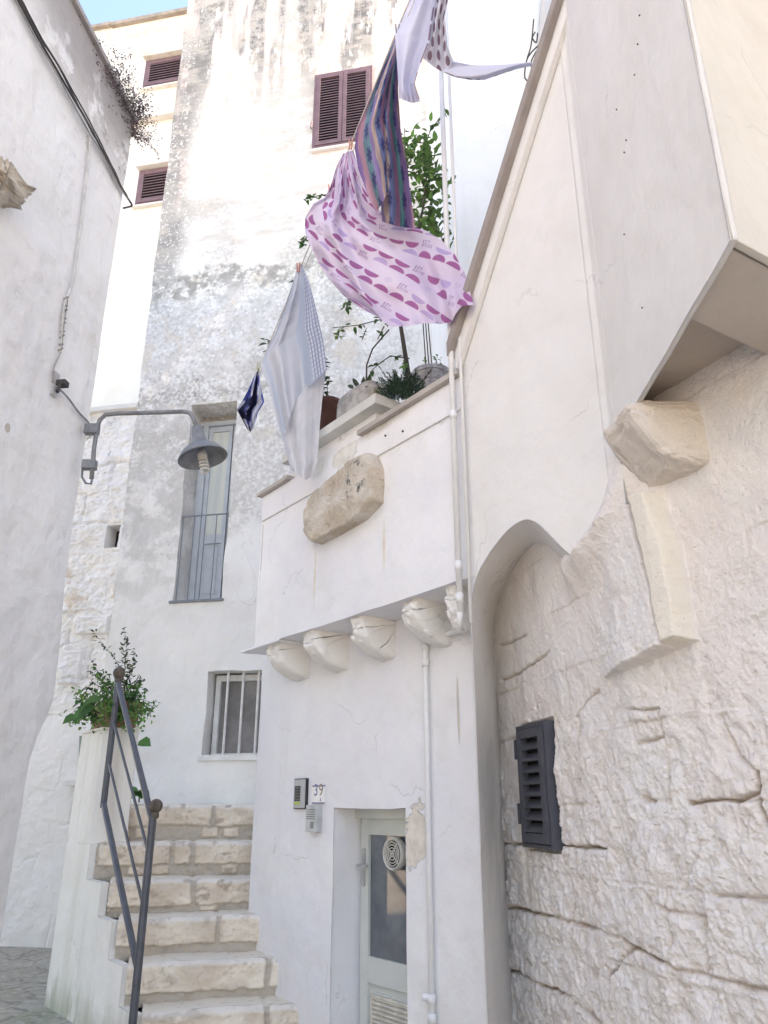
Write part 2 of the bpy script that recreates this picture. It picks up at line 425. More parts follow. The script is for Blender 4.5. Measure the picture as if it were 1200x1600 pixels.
# low barred window
m = MB(); M_wf = simple('white_window_paint', (.72, .71, .69), .7, var=.08, bevel=.003)
m.box(FT, wl + .03, wl + .08, wz0 + .0, wz1 - .02, -.16, -.22); m.box(FT, wl + .08, wr, wz1 - .08, wz1 - .02, -.16, -.22); m.box(FT, wl + .08, wr, wz0 + .0, wz0 + .03, -.16, -.22)
bw = m.build('barred_window', M_wf, tw)
gg = G('dusty_pane'); cc = gg.mix(gg.ss(gg.noise(3, 5, .6), .35, .65), (.17, .16, .155), (.27, .255, .25)); Mdp = gg.fin(cc, .5)
m = MB(); m.box(FT, wl + .0, wr + .2, wz0 - .1, wz1 + .1, -.20, -.25); m.build('pane', Mdp, bw)
for k in range(6):
    m = MB(); t = wl + .20 + k * .165; m.tube([FT.pt(t, wz0 - .02, -.06), FT.pt(t, wz1 + .02, -.06)], .013, 8)
    m.build('bar', simple('white_bar_paint', (.70, .68, .66), .6) if k == 0 else bpy.data.materials['white_bar_paint'], bw)
m = MB(); m.box(FT, wl - .03, wr, wz0 - .05, wz0 + .004, .025, -.15); m.build('window_sill', M_wf, tw)
# shutters
M_mauve = simple('mauve_shutter_paint', (.20, .125, .145), .65, var=.12, sc=8, bevel=.002)
M_dark = simple('dark_gap', (.03, .028, .03), .9)
def shutter(fr, t0, t1, z0, z1, off, par, leaves=2, name='shutter_window', mat=None, pitch=.046, fw=.05, e=.035, th_=.014):
    mat = mat or M_mauve
    m = MB(); m.box(fr, t0, t1, z0, z1, off + .012, off - .05); fo = m.build(name, M_dark, par)
    m = MB()
    m.box(fr, t0 - e, t0, z0 - e, z1 + e, off + .045, off - .02); m.box(fr, t1, t1 + e, z0 - e, z1 + e, off + .045, off - .02)
    m.box(fr, t0, t1, z1, z1 + e, off + .043, off - .02); m.box(fr, t0, t1, z0 - e, z0, off + .043, off - .02)
    m.build('frame', mat, fo)
    w = (t1 - t0) / leaves
    for k in range(leaves):
        a, b = t0 + k * w + .004, t0 + (k + 1) * w - .004; m = MB()
        m.box(fr, a, a + fw, z0 + .004, z1 - .004, off + .055, off + .02); m.box(fr, b - fw, b, z0 + .004, z1 - .004, off + .055, off + .02)
        m.box(fr, a + fw, b - fw, z0 + .004, z0 + .004 + fw, off + .053, off + .02); m.box(fr, a + fw, b - fw, z1 - .004 - fw, z1 - .004, off + .053, off + .02)
        z = z0 + fw + .02
        while z < z1 - fw - .02:
            m.hexa([fr.pt(a + fw, z - .012, off + .052), fr.pt(b - fw, z - .012, off + .052), fr.pt(b - fw, z + .018, off + .02), fr.pt(a + fw, z + .018, off + .02)],
                   [fr.pt(a + fw, z - .012 + th_, off + .052), fr.pt(b - fw, z - .012 + th_, off + .052), fr.pt(b - fw, z + .018 + th_, off + .02), fr.pt(a + fw, z + .018 + th_, off + .02)])
            z += pitch
        m.build('shutter_leaf', mat, fo)
    return fo
a0, za = zt(489, 236); a1, zb = zt(581, 109)
_, zc = zt(489, 121)
shutter(FT, a0 + .03, zt(582, 170)[0] - .03, za + .03, (zb + zc) / 2 - .03, .0, tw)
m = MB(); m.box(FT, a0 - .01, zt(582, 170)[0] + .02, za - .05, za - .01, .05, 0); m.build('window_sill', plaster('sill_pinkish', (.78, .70, .66), (.74, .66, .62)), tw)
for p in ((FT, 'x'),):
    m = MB(); m.tube([FT.pt(a0 - .02, za + .35, .05), FT.pt(a0 - .02, za + .45, .05)], .014, 6); m.build('hinge', M_mauve, tw)

# ------------------------------------------------------------------ rubble wall left of the tower
rw = thing('rubble_house', 'low rough limewashed rubble stone wall with a small dark square opening', 'building', tuple(FT.pt(tl - .8, .3, -.1)))
rtop = zt(180, 638)[1]
nt, nz = 190, 430
T_, Z_ = np.meshgrid(np.linspace(tl - 1.9, tl + .02, nt), np.linspace(-.05, rtop, nz))
hole = [zt(158, 854), zt(184, 817)]
hx0, hx1, hz0, hz1 = hole[0][0], hole[1][0], hole[0][1], hole[1][1]
warp = .10 * fbm(T_ * 4, Z_ * 4, 5)
row = (Z_ + warp) / .36; ri = np.floor(row); cl = (T_ + warp + ri * .27 + .1 * np.sin(ri * 5)) / .52
dj = np.minimum(np.abs((row + .5) % 1 - .5) * .36, np.abs((cl + .5) % 1 - .5) * .52)
rough = sstep(2.3, 2.9, Z_) * .8 + .2
keep = vnoise(T_ * 2.3 + 5, Z_ * 2.6)
H = (-.030 * np.exp(-(dj / .013) ** 2) * sstep(.5, .7, keep) + .035 * (vnoise(ri * 7.3, np.floor(cl) * 3.1) - .5)) * rough + .04 * fbm(T_ * 3, Z_ * 4, 5) * rough + .022 * fbm(T_ * 12, Z_ * 18, 4, .65) * rough
b_ = [zt(118, 992), zt(170, 960)]
H += .05 * sstep(.0, .02, np.minimum(np.minimum(T_ - b_[0][0], b_[1][0] - T_), np.minimum(Z_ - b_[0][1], b_[1][1] - Z_)))
b_ = [zt(88, 1070), zt(128, 1014)]
H += .04 * sstep(.0, .02, np.minimum(np.minimum(T_ - b_[0][0], b_[1][0] - T_), np.minimum(Z_ - b_[0][1], b_[1][1] - Z_)))
ho = np.minimum(np.minimum(T_ - hx0, hx1 - T_), np.minimum(Z_ - hz0, hz1 - Z_))
H = np.where(ho > 0, -.30, H)
O = np.array(FT.o); D = np.array(FT.d); Nn = np.array(FT.n)
P = O + T_[..., None] * D + (H - .05)[..., None] * Nn; P[..., 2] = Z_
m = MB(); m.grid(P); m.build('wall', M_rub, rw, smooth=False)
m = MB(); m.box(FT, hx0 + .0, hx1 + .0, hz0, hz1, -.27, -.28); m.build('opening', M_dark, rw)
m = MB(); m.box(FT, tl - 1.9, tl + .02, rtop - .01, rtop + .05, .0, -2.2); m.build('roof', M_far, rw)
e = zt(105, 1228); e2 = zt(124, 1222)
m = MB(); m.box(FT, e[0], e2[0] + .03, e[1], e[1] + .05, .08, -.06); m.build('ledge', M_wf, rw)
e = zt(126, 1150); m = MB(); m.tube([FT.pt(e[0], e[1], .0), FT.pt(e2[0] + .0, e2[1] + .02, .0)], .014, 6); m.build('drain_pipe', simple('mossy_pipe', (.30, .36, .31), .8), rw)

# ------------------------------------------------------------------ far house
fz = lambda u, v: FF.px(u, v)
fh = thing('far_house', 'sunlit far house with two mauve shutters behind the alley, its roofline against the sky', 'building', tuple(FF.pt(0, 0, -.5)))
f0 = fz(60, 50)[0]; fm = fz(179, 40)[0]; z1_ = fz(150, 47)[1]; z2_ = fz(230, 33)[1]
m = MB(); wall(m, FF, [(f0, 0), (4, 0), (4, z2_), (fm, z2_), (fm, z1_), (f0, z1_)], depth=3, wobble=.02); m.build('wall', M_far, fh)
M_trim = simple('weathered_coping', (.36, .31, .27), .9, var=.2, sc=5)
m = MB(); m.box(FF, fm - .03, 4, z2_ - .02, z2_ + .07, .08, -.3); m.build('coping', M_trim, fh); m = MB(); m.box(FF, f0, fm - .03, z1_ - .02, z1_ + .06, .08, -.3); m.build('coping', M_trim, fh)
zl = fz(230, 192)[1]; m = MB(); m.box(FF, f0, 4, zl, zl + .10, .12, 0); m.build('cornice', M_far, fh)
for (u0, v0, u1, v1) in ((222, 142, 300, 86), (210, 325, 285, 260)):
    t0, z0 = fz(u0, v0); t1, z1 = fz(u1, v1)
    shutter(FF, t0 + .06, t1, z0 + .05, z1 - .03, .0, fh, leaves=1, pitch=.062, fw=.07, th_=.018)
    m = MB(); m.box(FF, t0 - .0, t1 + .1, z1 + .02, z1 + .14, .14, 0); m.build('window_hood', M_far, fh); m = MB(); m.box(FF, t0 - .02, t1 + .1, z0 - .04, z0 + .0, .07, 0); m.build('window_sill', M_far, fh)

# ------------------------------------------------------------------ left house
lh = thing('left_house', 'grey-white plain house side on the left with mould near its roof edge', 'building', tuple(FLB.pt(3, 0, -1)))
ztop = FLB.px(208, 190)[1]
ol = [(0.1, -.1), (.10, 1.75), (.09, 1.9), (.04, 2.05), (-.04, 2.18), (-.09, 2.3), (-.08, 2.6), (-.03, 3.0), (0, 3.6), (0, ztop), (9.5, ztop), (9.5, -.1)]
m = MB(); wall(m, FLB, ol, depth=4, wobble=.008); m.build('wall', M_left, lh)
m = MB(); m.box(FLB, -.03, 9.5, ztop, ztop + .05, .035, -4); m.build('roof', M_left, lh)
# rough stone bracket sticking out of the left wall
def blob(P, amp, sc, seed=0):
    return P
def rough_box(cx, ex, ey, ez, half, amp=.02, sc=9, n=26, pw=4., seed=0):
    """superellipsoid lump: axes ex,ey,ez (vectors), half sizes"""
    th = np.linspace(0, 2 * math.pi, n * 2 + 1); ph = np.linspace(-math.pi / 2, math.pi / 2, n)
    A, B = np.meshgrid(th, ph); q = 2 / pw
    f = lambda w: np.sign(w) * np.abs(w) ** q
    x = f(np.cos(B)) * f(np.cos(A)); y = f(np.cos(B)) * f(np.sin(A)); z = f(np.sin(B))
    nr = 1 + amp * (fbm(x * sc + z * 5 + seed, y * sc + z * 7, 5, .6))
    ex, ey, ez = [np.array(Vector(k)) for k in (ex, ey, ez)]
    return np.array(Vector(cx)) + ((x * nr * half[0])[..., None] * ex + (y * nr * half[1])[..., None] * ey + (z * nr * half[2])[..., None] * ez)
M_stoneo = G('old_stone')
cc = M_stoneo.mix(M_stoneo.ss(M_stoneo.noise(4, 6, .65), .38, .62), (.56, .47, .38), (.72, .66, .59))
cc = M_stoneo.mix(M_stoneo.mul(M_stoneo.ss(M_stoneo.noise(16, 6, .75), .5, .62), M_stoneo.ss(patchmask(M_stoneo, tuple(FO.pt(*FO.px(572, 755), .1)), (.13, .13, .17), .4, 8.), 1.15, .6)), cc, (.10, .095, .09))
cc = M_stoneo.mix(M_stoneo.mul(M_stoneo.ss(M_stoneo.noise(40, 4, .7), .58, .66), .6), cc, (.33, .27, .22))
M_stoneo = M_stoneo.fin(cc, .95, M_stoneo.bump(M_stoneo.noise(30, 6, .7), .02), spec=.1)
t_, z_ = FLB.px(8, 312)
m = MB(); P = rough_box(FLB.pt(t_ + .14, z_, .05), FLB.d, FLB.n, (0, 0, 1), (.15, .12, .085), .5, 4, 30, 5); m.grid(P)
m.build('stone_bracket', M_stoneo, lh, smooth=True)

# ------------------------------------------------------------------ terrace house (centre)
th = thing('terrace_house', 'smooth white house with corbelled terrace and glazed front door numbered 39', 'building', tuple(FL.pt(1, 0, -.6)))
dzt_ = FL.px(577, 1262)[1]; dl0, dl1 = FL.px(635, 1400)[0], FL.px(519, 1400)[0]
TC = FL.px(398, 1250)[0]
ot = FO.px(409, 900)[0] + .05; oz0 = FO.px(560, 957)[1]; oz1 = 3.755
oz0 = 2.628
m = MB(); wall(m, FL, [(-.30, -.1), (dl0, -.1), (dl0, dzt_), (dl1, dzt_), (dl1, -.1), (TC, -.1), (TC, 3.3), (-.30, 3.3)], depth=.45, off=-.0125, wobble=.006)
wall(m, FL, [(-.64, -.1), (dl0, -.1), (dl0, dzt_), (dl1, dzt_), (dl1, -.1), (TC, -.1), (TC, 3.3), (-.64, 3.3)], depth=.012, wobble=.006)
# side return of the corner towards the tower
m.build('wall', M_centre, th)
m = MB(); m.hexa([FL.pt(TC - .002, -.1, -.44), FL.pt(TC - .4, -.1, -.44), FT.pt(1.6, -.1, .02), FT.pt(1.0, -.1, .02)][0:4], [FL.pt(TC - .002, 2.95, -.44), FL.pt(TC - .4, 2.95, -.44), FT.pt(1.6, 2.95, .02), FT.pt(1.0, 2.95, .02)])
m.build('side_wall', M_centre, th)
m = MB(); m.box(FO, -.06, ot + .03, oz0, oz1, 0, -.24); m.v = [tuple(Vector(p)) for p in m.v]
m2_ = MB(); wall(m2_, FO, rect(-.05, ot, oz0, oz1 - .03), ext=FO.n * -.26 + FO.d * .19, wobble=.006); m2_.build('parapet_wall', M_over, th)
m = MB(); 
# terrace slab
m.hexa([FO.pt(.2, oz0, -.262), FO.pt(ot + .0, oz0, -.262), FT.pt(.9, oz0, .02), FT.pt(1.9, oz0, .02)], [FO.pt(.2, 2.9, -.262), FO.pt(ot, 2.9, -.262), FT.pt(.9, 2.9, .02), FT.pt(2.1, 2.9, .02)])
m.build('terrace_slab', M_centre, th)
m = MB(); m.hexa([FO.pt(ot - .35, oz0 - .012, .004), FO.pt(ot + .20, oz0 - .012, .0), FO.pt(ot + .12, oz0 - .012, -.35), FO.pt(ot - .35, oz0 - .012, -.35)],
                 [FO.pt(ot - .35, oz0 - .001, .004), FO.pt(ot + .20, oz0 + .006, .0), FO.pt(ot + .12, oz0 + .006, -.35), FO.pt(ot - .35, oz0 - .001, -.35)])
m.build('slab_edge', M_centre, th)
# inner shelf that carries the pots
m = MB(); m.box(FO, -.02, ot, 3.3, oz1 - .05, -.263, -.62); m.build('planter_shelf', M_centre, th)
M_cop = simple('stone_coping', (.50, .45, .42), .9, var=.10, sc=6, bump=.004, bevel=.004)
cA = FO.px(410, 775)[0]; cB = FO.px(455, 742)[0]; cC = FO.px(567, 665)[0]
m = MB(); m.box(FO, -.05, cC, oz1 - .028, oz1 + .004, .045, -.24); m.build('coping', M_cop, th); m = MB(); m.box(FO, cB - .02, cA, oz1 - .026, oz1 + .002, .045, -.24); m.build('coping', M_cop, th)
# masonry patch between the copings: raised slab
s0 = FO.px(602, 632)[0]; s1 = FO.px(470, 700)[0]
m = MB(); m.box(FO, s0 + .12, cB, oz1 - .03, oz1 + .10, -.02, -.25); m.build('parapet_infill', M_over, th)
m = MB(); m.box(FO, s0 + .02, s1 + .15, oz1 + .10, oz1 + .165, .06, -.34); m.build('planter_slab', simple('pale_slab', (.66, .66, .63), .9, var=.08, sc=5, bevel=.006), th)
# moulding under the coping
m = MB(); m.box(FO, -.05, ot - .02, oz1 - .22, oz1 - .03, .012, 0); m.build('moulding', M_over, th)
# protruding old stone
g0 = FO.px(472, 830); g1 = FO.px(600, 722)
pts = [FO.px(490, 800), FO.px(490, 836), FO.px(504, 851), FO.px(530, 838), FO.px(575, 812), FO.px(601, 785), FO.px(600, 735), FO.px(592, 712), FO.px(565, 722), FO.px(520, 758), FO.px(502, 778)]
cx = sum(p[0] for p in pts) / len(pts); cz = sum(p[1] for p in pts) / len(pts)
ng, na = 14, 120
PP = np.zeros((ng, na + 1, 3)); loop = [((p[0]), p[1]) for p in pts + pts[:1]]
lx, lz = polyat(loop, np.linspace(0, 1, na + 1))
for i in range(ng):
    f = [1.0, 1.0, 1.0, .99, .975, .92, .8, .7, .58, .46, .34, .22, .1, 0][i]
    hgt = [-.02, .04, .065, .078, .084, .087, .088, .089, .09, .09, .09, .09, .09, .09][i]
    x_ = cx + (lx - cx) * f; y_ = cz + (lz - cz) * f
    ds = .035 * fbm(x_ * 5, y_ * 5, 5, .6) + .016 * fbm(x_ * 22, y_ * 22, 4, .65)
    hh = hgt + (ds if i > 1 else 0) * min(1, i / 3)
    x_ = x_ + (.014 * fbm(lx * 9 + i * .1, lz * 9, 4)) * f
    for k in range(na + 1): PP[i, k] = FO.pt(x_[k], y_[k], hh[k] if np.ndim(hh) else hh)
m = MB(); m.grid(PP); m.build('old_stone_block', M_stoneo, th, smooth=True)
# corbels
M_corb = plaster('corbel_limewash', (.80, .78, .76), (.76, .74, .72), bevel=0, bumps=2.2)
def corbel(t0, t1, seed, par, sh5=0):
    # section in (off, z): from the wall out, quarter round; t across
    ns, nk = 26, 40
    dep = .262
    prof = []; dep = .262 - sh5
    for k in range(nk + 1):
        a = k / nk
        if a < .25: prof.append((-.02 + (dep - .0) * 1.0, oz0 + .01 - .09 * (a / .25)))
        else:
            q = (a - .25) / .75 * math.pi / 2; prof.append((-.02 + dep * math.cos(q) ** 1.15, oz0 - .07 - .155 * math.sin(q) ** 1.1))
    P = np.zeros((ns + 5, nk + 1, 3))
    for i in range(ns + 5):
        ii = min(max(i - 2, 0), ns); edge = (i < 2 or i > ns + 2)
        t = t0 + (t1 - t0) * ii / ns
        shr = {0: 0., 1: .8, ns + 3: .8, ns + 4: 0.}.get(i, 1.)
        rnd = 1 - .10 * abs(2 * ii / ns - 1) ** 6
        for k, (o, z) in enumerate(prof):
            nz = .015 * float(_T[(i * 3 + seed) % 256, (k * 5) % 256] - .5)
            o2 = -.02 + (o + .02) * rnd * shr; z2 = oz0 + (z - oz0) * (shr if shr < 1 else 1) * rnd
            P[i, k] = (t, z2, o2)
    nx = fbm(P[..., 0] * 14 + seed, P[..., 1] * 14 + P[..., 2] * 9, 5, .65) * .045
    Q = np.zeros_like(P)
    O_, D_, N_ = np.array(FL.o), np.array(FL.d), np.array(FL.n)
    Q = O_ + P[..., 0:1] * D_ + (P[..., 2] + nx + sh5)[..., None] * N_; Q[..., 2] = P[..., 1] + nx * .5
    m = MB(); m.grid(Q); return m.build('corbel', M_corb, par, smooth=True)
for k, (ua, ub, v) in enumerate(((407, 428, 1020), (465, 486, 1000), (535, 557, 985), (616, 642, 955), (688, 703, 930))):
    ta = FO.px(ua, v)[0]; tb = FO.px(ub, v)[0]
    sh = (FO.o - FL.o).dot(FL.d)
    corbel(tb + sh, ta + sh, k * 31, th, .17 if k == 4 else 0)
# door
M_door = simple('pale_green_grey_door', (.60, .62, .59), .5, var=.05, sc=3, bevel=.003)
do = -.18; ddl = dl1 - .19; z0 = -.05; z1 = dzt_ - .06
m = MB()
m.box(FL, dl0 - .02, dl1 + .02, dzt_ - .06, dzt_ + .02, do + .03, do - .06)
fr_ = MB(); fr_.box(FL, dl1 - .1, dl1 + .01, -.05, dzt_ + .0, do + .06, do - .1); 
dr_ = MB()
st = .075
dR = dl0 - .12; dL = dl1 - .03
zmid = FL.px(600, 1500, do)[1]
dr_.box(FL, dR, dR + st, z0, z1, do, do - .05); dr_.box(FL, dL - st, dL, z0, z1, do, do - .05)
dr_.box(FL, dR + st, dL - st, z1 - .09, z1, do - .001, do - .049); dr_.box(FL, dR + st, dL - st, zmid - .13, zmid, do - .001, do - .049)
dr_.box(FL, dR + st, dL - st, z0, zmid - .13, do - .02, do - .045)
dr_.box(FL, dR + st + .04, dL - st - .05, z0 + .1, zmid - .17, do - .012, do - .03)
door = dr_.build('door', M_door, th); m.build('door_frame', M_door, th)
g_ = G('door_glass')
cc = g_.mix(g_.ss(g_.noise(2.5, 4, .6), .35, .7), (.07, .085, .10), (.16, .18, .20)); M_dg = g_.fin(cc, .06, spec=.8)
m = MB(); m.box(FL, dR + st, dL - st, zmid, z1 - .09, do - .018, do - .03); m.build('door_pane', M_dg, door)
M_vent = simple('fan_grille_plastic', (.62, .60, .56), .5, bevel=.002)
vt, vz = FL.px(619, 1334, do); m = MB()
Nf = FL.n; R0 = .085
m.lathe([(R0 - .012, .0), (R0, .0), (R0 + .004, .03), (R0 - .004, .045), (R0 - .012, .04), (R0 - .014, .01)], FL.pt(vt, vz, do - .01), Nf, 32)
for rr in (.016, .032, .048, .062):
    m.tube([FL.pt(vt + rr * math.cos(a), vz + rr * math.sin(a), do + .03) for a in [2 * math.pi * k / 28 for k in range(29)]], .0035, 5, cap=False)
for a in (0, math.pi / 2, math.pi, 3 * math.pi / 2): m.tube([FL.pt(vt, vz, do + .03), FL.pt(vt + R0 * math.cos(a + .7), vz + R0 * math.sin(a + .7), do + .03)], .0035, 5)
ve = m.build('vent_fan', M_vent, door)
m = MB(); m.lathe([(0, 0), (R0 - .012, 0)], FL.pt(vt, vz, do + .005), Nf, 24); m.build('fan_opening', M_dark, ve)
m = MB(); gz0 = FL.px(600, 1640, do)[1]; gz1 = FL.px(600, 1562, do)[1]; ga, gb = dR + .13, FL.px(583, 1570, do)[0]
gm = MB(); gm.box(FL, ga, gb, gz0, gz1, do - .01, do - .02); gr = gm.build('floor_vent', simple('cream_vent', (.70, .66, .58), .6), door)
z = gz0
while z < gz1: m.hexa([FL.pt(ga, z, do + .008), FL.pt(gb, z, do + .008), FL.pt(gb, z + .012, do - .01), FL.pt(ga, z + .012, do - .01)], [FL.pt(ga, z + .006, do + .008), FL.pt(gb, z + .006, do + .008), FL.pt(gb, z + .018, do - .01), FL.pt(ga, z + .018, do - .01)]); z += .022
m.box(FL, ga - .012, ga, gz0, gz1, do + .01, do - .012); m.box(FL, gb, gb + .012, gz0, gz1, do + .01, do - .012); m.box(FL, ga - .012, gb + .012, gz1, gz1 + .012, do + .01, do - .012)
m.build('louvre', bpy.data.materials['cream_vent'], gr)
ht, hz = FL.px(565, 1352, do + .02); m = MB()
m.box(FL, ht - .014, ht + .014, hz - .11, hz + .09, do + .012, do); m.tube([FL.pt(ht, hz, do + .01), FL.pt(ht, hz, do + .05), FL.pt(ht - .1, hz, do + .055)], .009, 8)
m.build('door_handle', simple('steel_handle', (.6, .6, .6), .3, .8), door)
m = MB(); m.box(FL, dl0 - .3, dl1 + .3, -.1, dzt_ + .2, do - .2, do - .22); m.build('door_back', M_dark, th)

# ------------------------------------------------------------------ arch house (right)
ah = thing('arch_house', 'right-hand house with rough limewashed stone wall, shallow plaster arch and cantilevered upper storey', 'building', (1.6, 2.6, 0))
pz = lambda u, v: P2.px(u, v)
arch = [(735, 1600), (735, 1300), (734, 1100), (733, 1000), (735, 950), (744, 905), (758, 875), (775, 850), (797, 825), (820, 812), (838, 817), (853, 830), (870, 848), (885, 862), (902, 875)]
s_ = lambda u, v: ray(u, v).x / ray(u, v).y
ap = []
for (u, v) in arch: ap.append(pz(u, v))
xa = .012; ap[3] = (xa, ap[3][1]); ap[4] = (xa + .003, ap[4][1])
def catmull(P, n=5):
    out = []
    for i in range(len(P) - 1):
        p0, p1, p2, p3 = P[max(i - 1, 0)], P[i], P[i + 1], P[min(i + 2, len(P) - 1)]
        for k in range(n):
            f = k / n; out.append(tuple(.5 * (2 * p1[c] + (p2[c] - p0[c]) * f + (2 * p0[c] - 5 * p1[c] + 4 * p2[c] - p3[c]) * f * f + (3 * p1[c] - p0[c] - 3 * p2[c] + p3[c]) * f ** 3) for c in (0, 1)))
    return out + [P[-1]]
ap = [(xa, -.1), (xa, .9), (xa, 1.7)] + catmull(ap[3:])
zF = pz(973, 800)[1]
ztl = pz(722, 550)[1]; 
ztr = 1.6 + (ray(881, 30).z / ray(881, 30).y) * 2.8
tmp = ap[-1]
ol = [(0.0, -.1)] + [(0.0, ztl), (LP2, ztr), (LP2, zF), (tmp[0] + .02, tmp[1] - .01)] + ap[::-1][0:]
ol = [(0.0, ztl), (LP2 + .02, ztr), (LP2 + .02, zF), pz(955, 812), pz(926, 846)] + ap[::-1] + [(0.0, -.1)]
m = MB(); wall(m, P2, ol, ext=Vector((.24, .78, 0)), wobble=.003); m.build('arch_wall', M_arch, ah)
# upper cantilevered block
zb = 2.955; EN = Vector((.857, .515, 0)); N2 = P1.pt((FD - Vector((.8815, 1.953, 0))).length, 0)
v3 = lambda p, z: Vector((p.x, p.y, z))
B1 = NR + EN * 2.6; B2 = Vector((3.2, 5.2, 0)); B3 = FD + Vector((.35, 1.0, 0)); 
m = MB()
HT = 12.8
wall(m, P1, rect(0, LP1, zb, HT), ext=Vector((.02, 0, 0)), wobble=.007); m.build('upper_wall', M_arch, ah)
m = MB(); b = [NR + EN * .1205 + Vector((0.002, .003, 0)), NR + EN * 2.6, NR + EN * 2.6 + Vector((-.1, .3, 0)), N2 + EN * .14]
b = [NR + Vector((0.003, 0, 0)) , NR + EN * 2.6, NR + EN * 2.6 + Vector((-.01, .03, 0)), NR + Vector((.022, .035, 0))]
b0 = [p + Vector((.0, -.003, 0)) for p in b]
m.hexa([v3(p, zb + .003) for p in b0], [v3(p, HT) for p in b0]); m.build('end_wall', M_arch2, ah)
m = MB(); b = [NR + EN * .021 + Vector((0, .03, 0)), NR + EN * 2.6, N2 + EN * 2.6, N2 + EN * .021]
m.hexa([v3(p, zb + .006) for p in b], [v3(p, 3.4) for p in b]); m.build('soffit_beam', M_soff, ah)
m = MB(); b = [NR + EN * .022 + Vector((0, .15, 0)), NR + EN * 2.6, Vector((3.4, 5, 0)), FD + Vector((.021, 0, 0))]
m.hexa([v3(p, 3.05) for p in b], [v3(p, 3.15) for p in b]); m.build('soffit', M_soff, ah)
m = MB(); b = [FD + Vector((.022, -.001, 0)), NR + Vector((.05, .05, 0)), NR + EN * 2.5 + Vector((0, .25, 0)), B2, Vector((1.4, 5.2, 0))]
m.hexa([v3(p, 3.16) for p in b], [v3(p, HT - .01) for p in b]); m.build('upper_storey', M_arch, ah)
# pilaster strip at the bend
m = MB(); b = [P2.pt(LP2 - .045, 0, .001), P2.pt(LP2 - .04, 0, .012), FD + P1.n * .014 + P2.n * .006, P1.pt(.075, 0, .006), P1.pt(.085, 0, .001), FD + Vector((.05, .05, 0))]
b_0 = [P2.pt(LP2 - .045, 0, -.002), P2.pt(LP2 - .04, 0, -.001), FD + (P1.n + P2.n) * -.001, P1.pt(.075, 0, -.001), P1.pt(.085, 0, -.002), FD + Vector((.05, .05, 0))]; b_0 = [q_.lerp(p_, .15) for q_, p_ in zip(b_0, b)]; m.hexa([v3(p, 2.60) for p in b_0], [v3(p, HT - .02) for p in b]); m.build('pilaster', M_arch, ah)
# raking coping
M_rake = simple('brown_grey_coping', (.33, .285, .265), .9, var=.10, sc=5, bump=.003, bevel=.004)
sl = (ztr - ztl) / LP2; ln = math.hypot(1, sl)
def rake(o0, o1, h0, h1, a=-.015, b=LP2 + .09):
    q = MB(); p = lambda t, h, o: P2.pt(t - sl / ln * h * 0, ztl + sl * t + h, o)
    q.hexa([p(a, h0, o0), p(b, h0, o0), p(b, h0, o1), p(a, h0, o1)], [p(a, h1, o0), p(b, h1, o0), p(b, h1, o1), p(a, h1, o1)]); return q
rake(.075, -.10, -.005, .075).build('raking_coping', M_rake, ah)
rake(.035, 0.001, -.14, -.006, a=.0).build('coping_moulding', M_arch, ah)
# second parapet behind the coping, with the wires
pr = Frame(.9, 3.9, 1, 0)
if pr.n.y > 0: pr.n = -pr.n
pl = [pr.px(847, -30), pr.px(836, 125), pr.px(815, 260), pr.px(900, 260), pr.px(930, -30)]
m = MB(); wall(m, pr, pl, depth=.15); m.build('rear_parapet', M_arch, ah)

# stone wall W (two planes meeting at the bend)
WA = Vector((.9 - .23 * (4.75 - 2.85), 4.75, 0)); WB = Vector((.9, 2.85, 0)); WC = Vector((.9 + .49 * 1.15, 1.7, 0))
W1 = Frame(WA.x, WA.y, WB.x - WA.x, WB.y - WA.y); W2 = Frame(WB.x, WB.y, WC.x - WB.x, WC.y - WB.y)
for w in (W1, W2):
    if w.n.x > 0: w.n = -w.n
LW1 = (WB - WA).length; LW2 = (WC - WB).length
def wq(u, v):
    t, z = W1.px(u, v)
    if t > LW1:
        t, z = W2.px(u, v); t += LW1
    return (t, z)
def wpt(q, z, off=0.):
    return W1.pt(q, z, off) if q <= LW1 else W2.pt(q - LW1, z, off)
joints = [
 ([(760, 1318), (791, 1318), (877, 1318), (911, 1323), (948, 1328)], 1.0),
 ([(775, 1412), (791, 1417), (836, 1425), (889, 1440), (964, 1464), (982, 1479), (1012, 1489), (1061, 1513), (1106, 1530), (1150, 1540), (1210, 1549)], 1.0),
 ([(790, 1515), (806, 1522), (840, 1537), (877, 1556), (935, 1597)], 1.),
 ([(889, 1325), (889, 1339), (895, 1410), (890, 1438)], .8),
 ([(1027, 1417), (1072, 1425), (1102, 1432), (1099, 1459), (1102, 1528)], .9),
 ([(952, 1525), (982, 1479)], .7), ([(1072, 1256), (1155, 1249), (1185, 1237), (1183, 1204)], .8),
 ([(1120, 1400), (1170, 1404), (1205, 1410)], .9), ([(784, 1062), (825, 1042), (859, 1017)], .6), ([(780, 1010), (821, 993)], .6),
 ([(778, 1162), (814, 1152)], .8), ([(900, 1119), (904, 1200)], .6), ([(930, 1077), (896, 1119)], .7),
 ([(979, 1111), (1031, 1107), (1033, 1152), (990, 1164), (979, 1111)], .5), ([(1000, 1252), (1015, 1254)], 1.),
 ([(870, 1460), (874, 1540)], .35), ([(905, 1455), (912, 1500)], .5), ([(1185, 1250), (1200, 1290)], .8),
 ([(1120, 1536), (1135, 1600)], .4), ([(830, 1535), (822, 1570)], .6), ([(1000, 1490), (1010, 1600)], .35), ([(785, 1200), (790, 1318)], .35), ([(850, 1330), (848, 1345)], .5),
 ([(1060, 1400), (1090, 1340), (1085, 1290)], .3), ([(1125, 1120), (1150, 1180), (1185, 1205)], .3), ([(1040, 1180), (1040, 1250)], .3)]
nq, nz = 430, 800
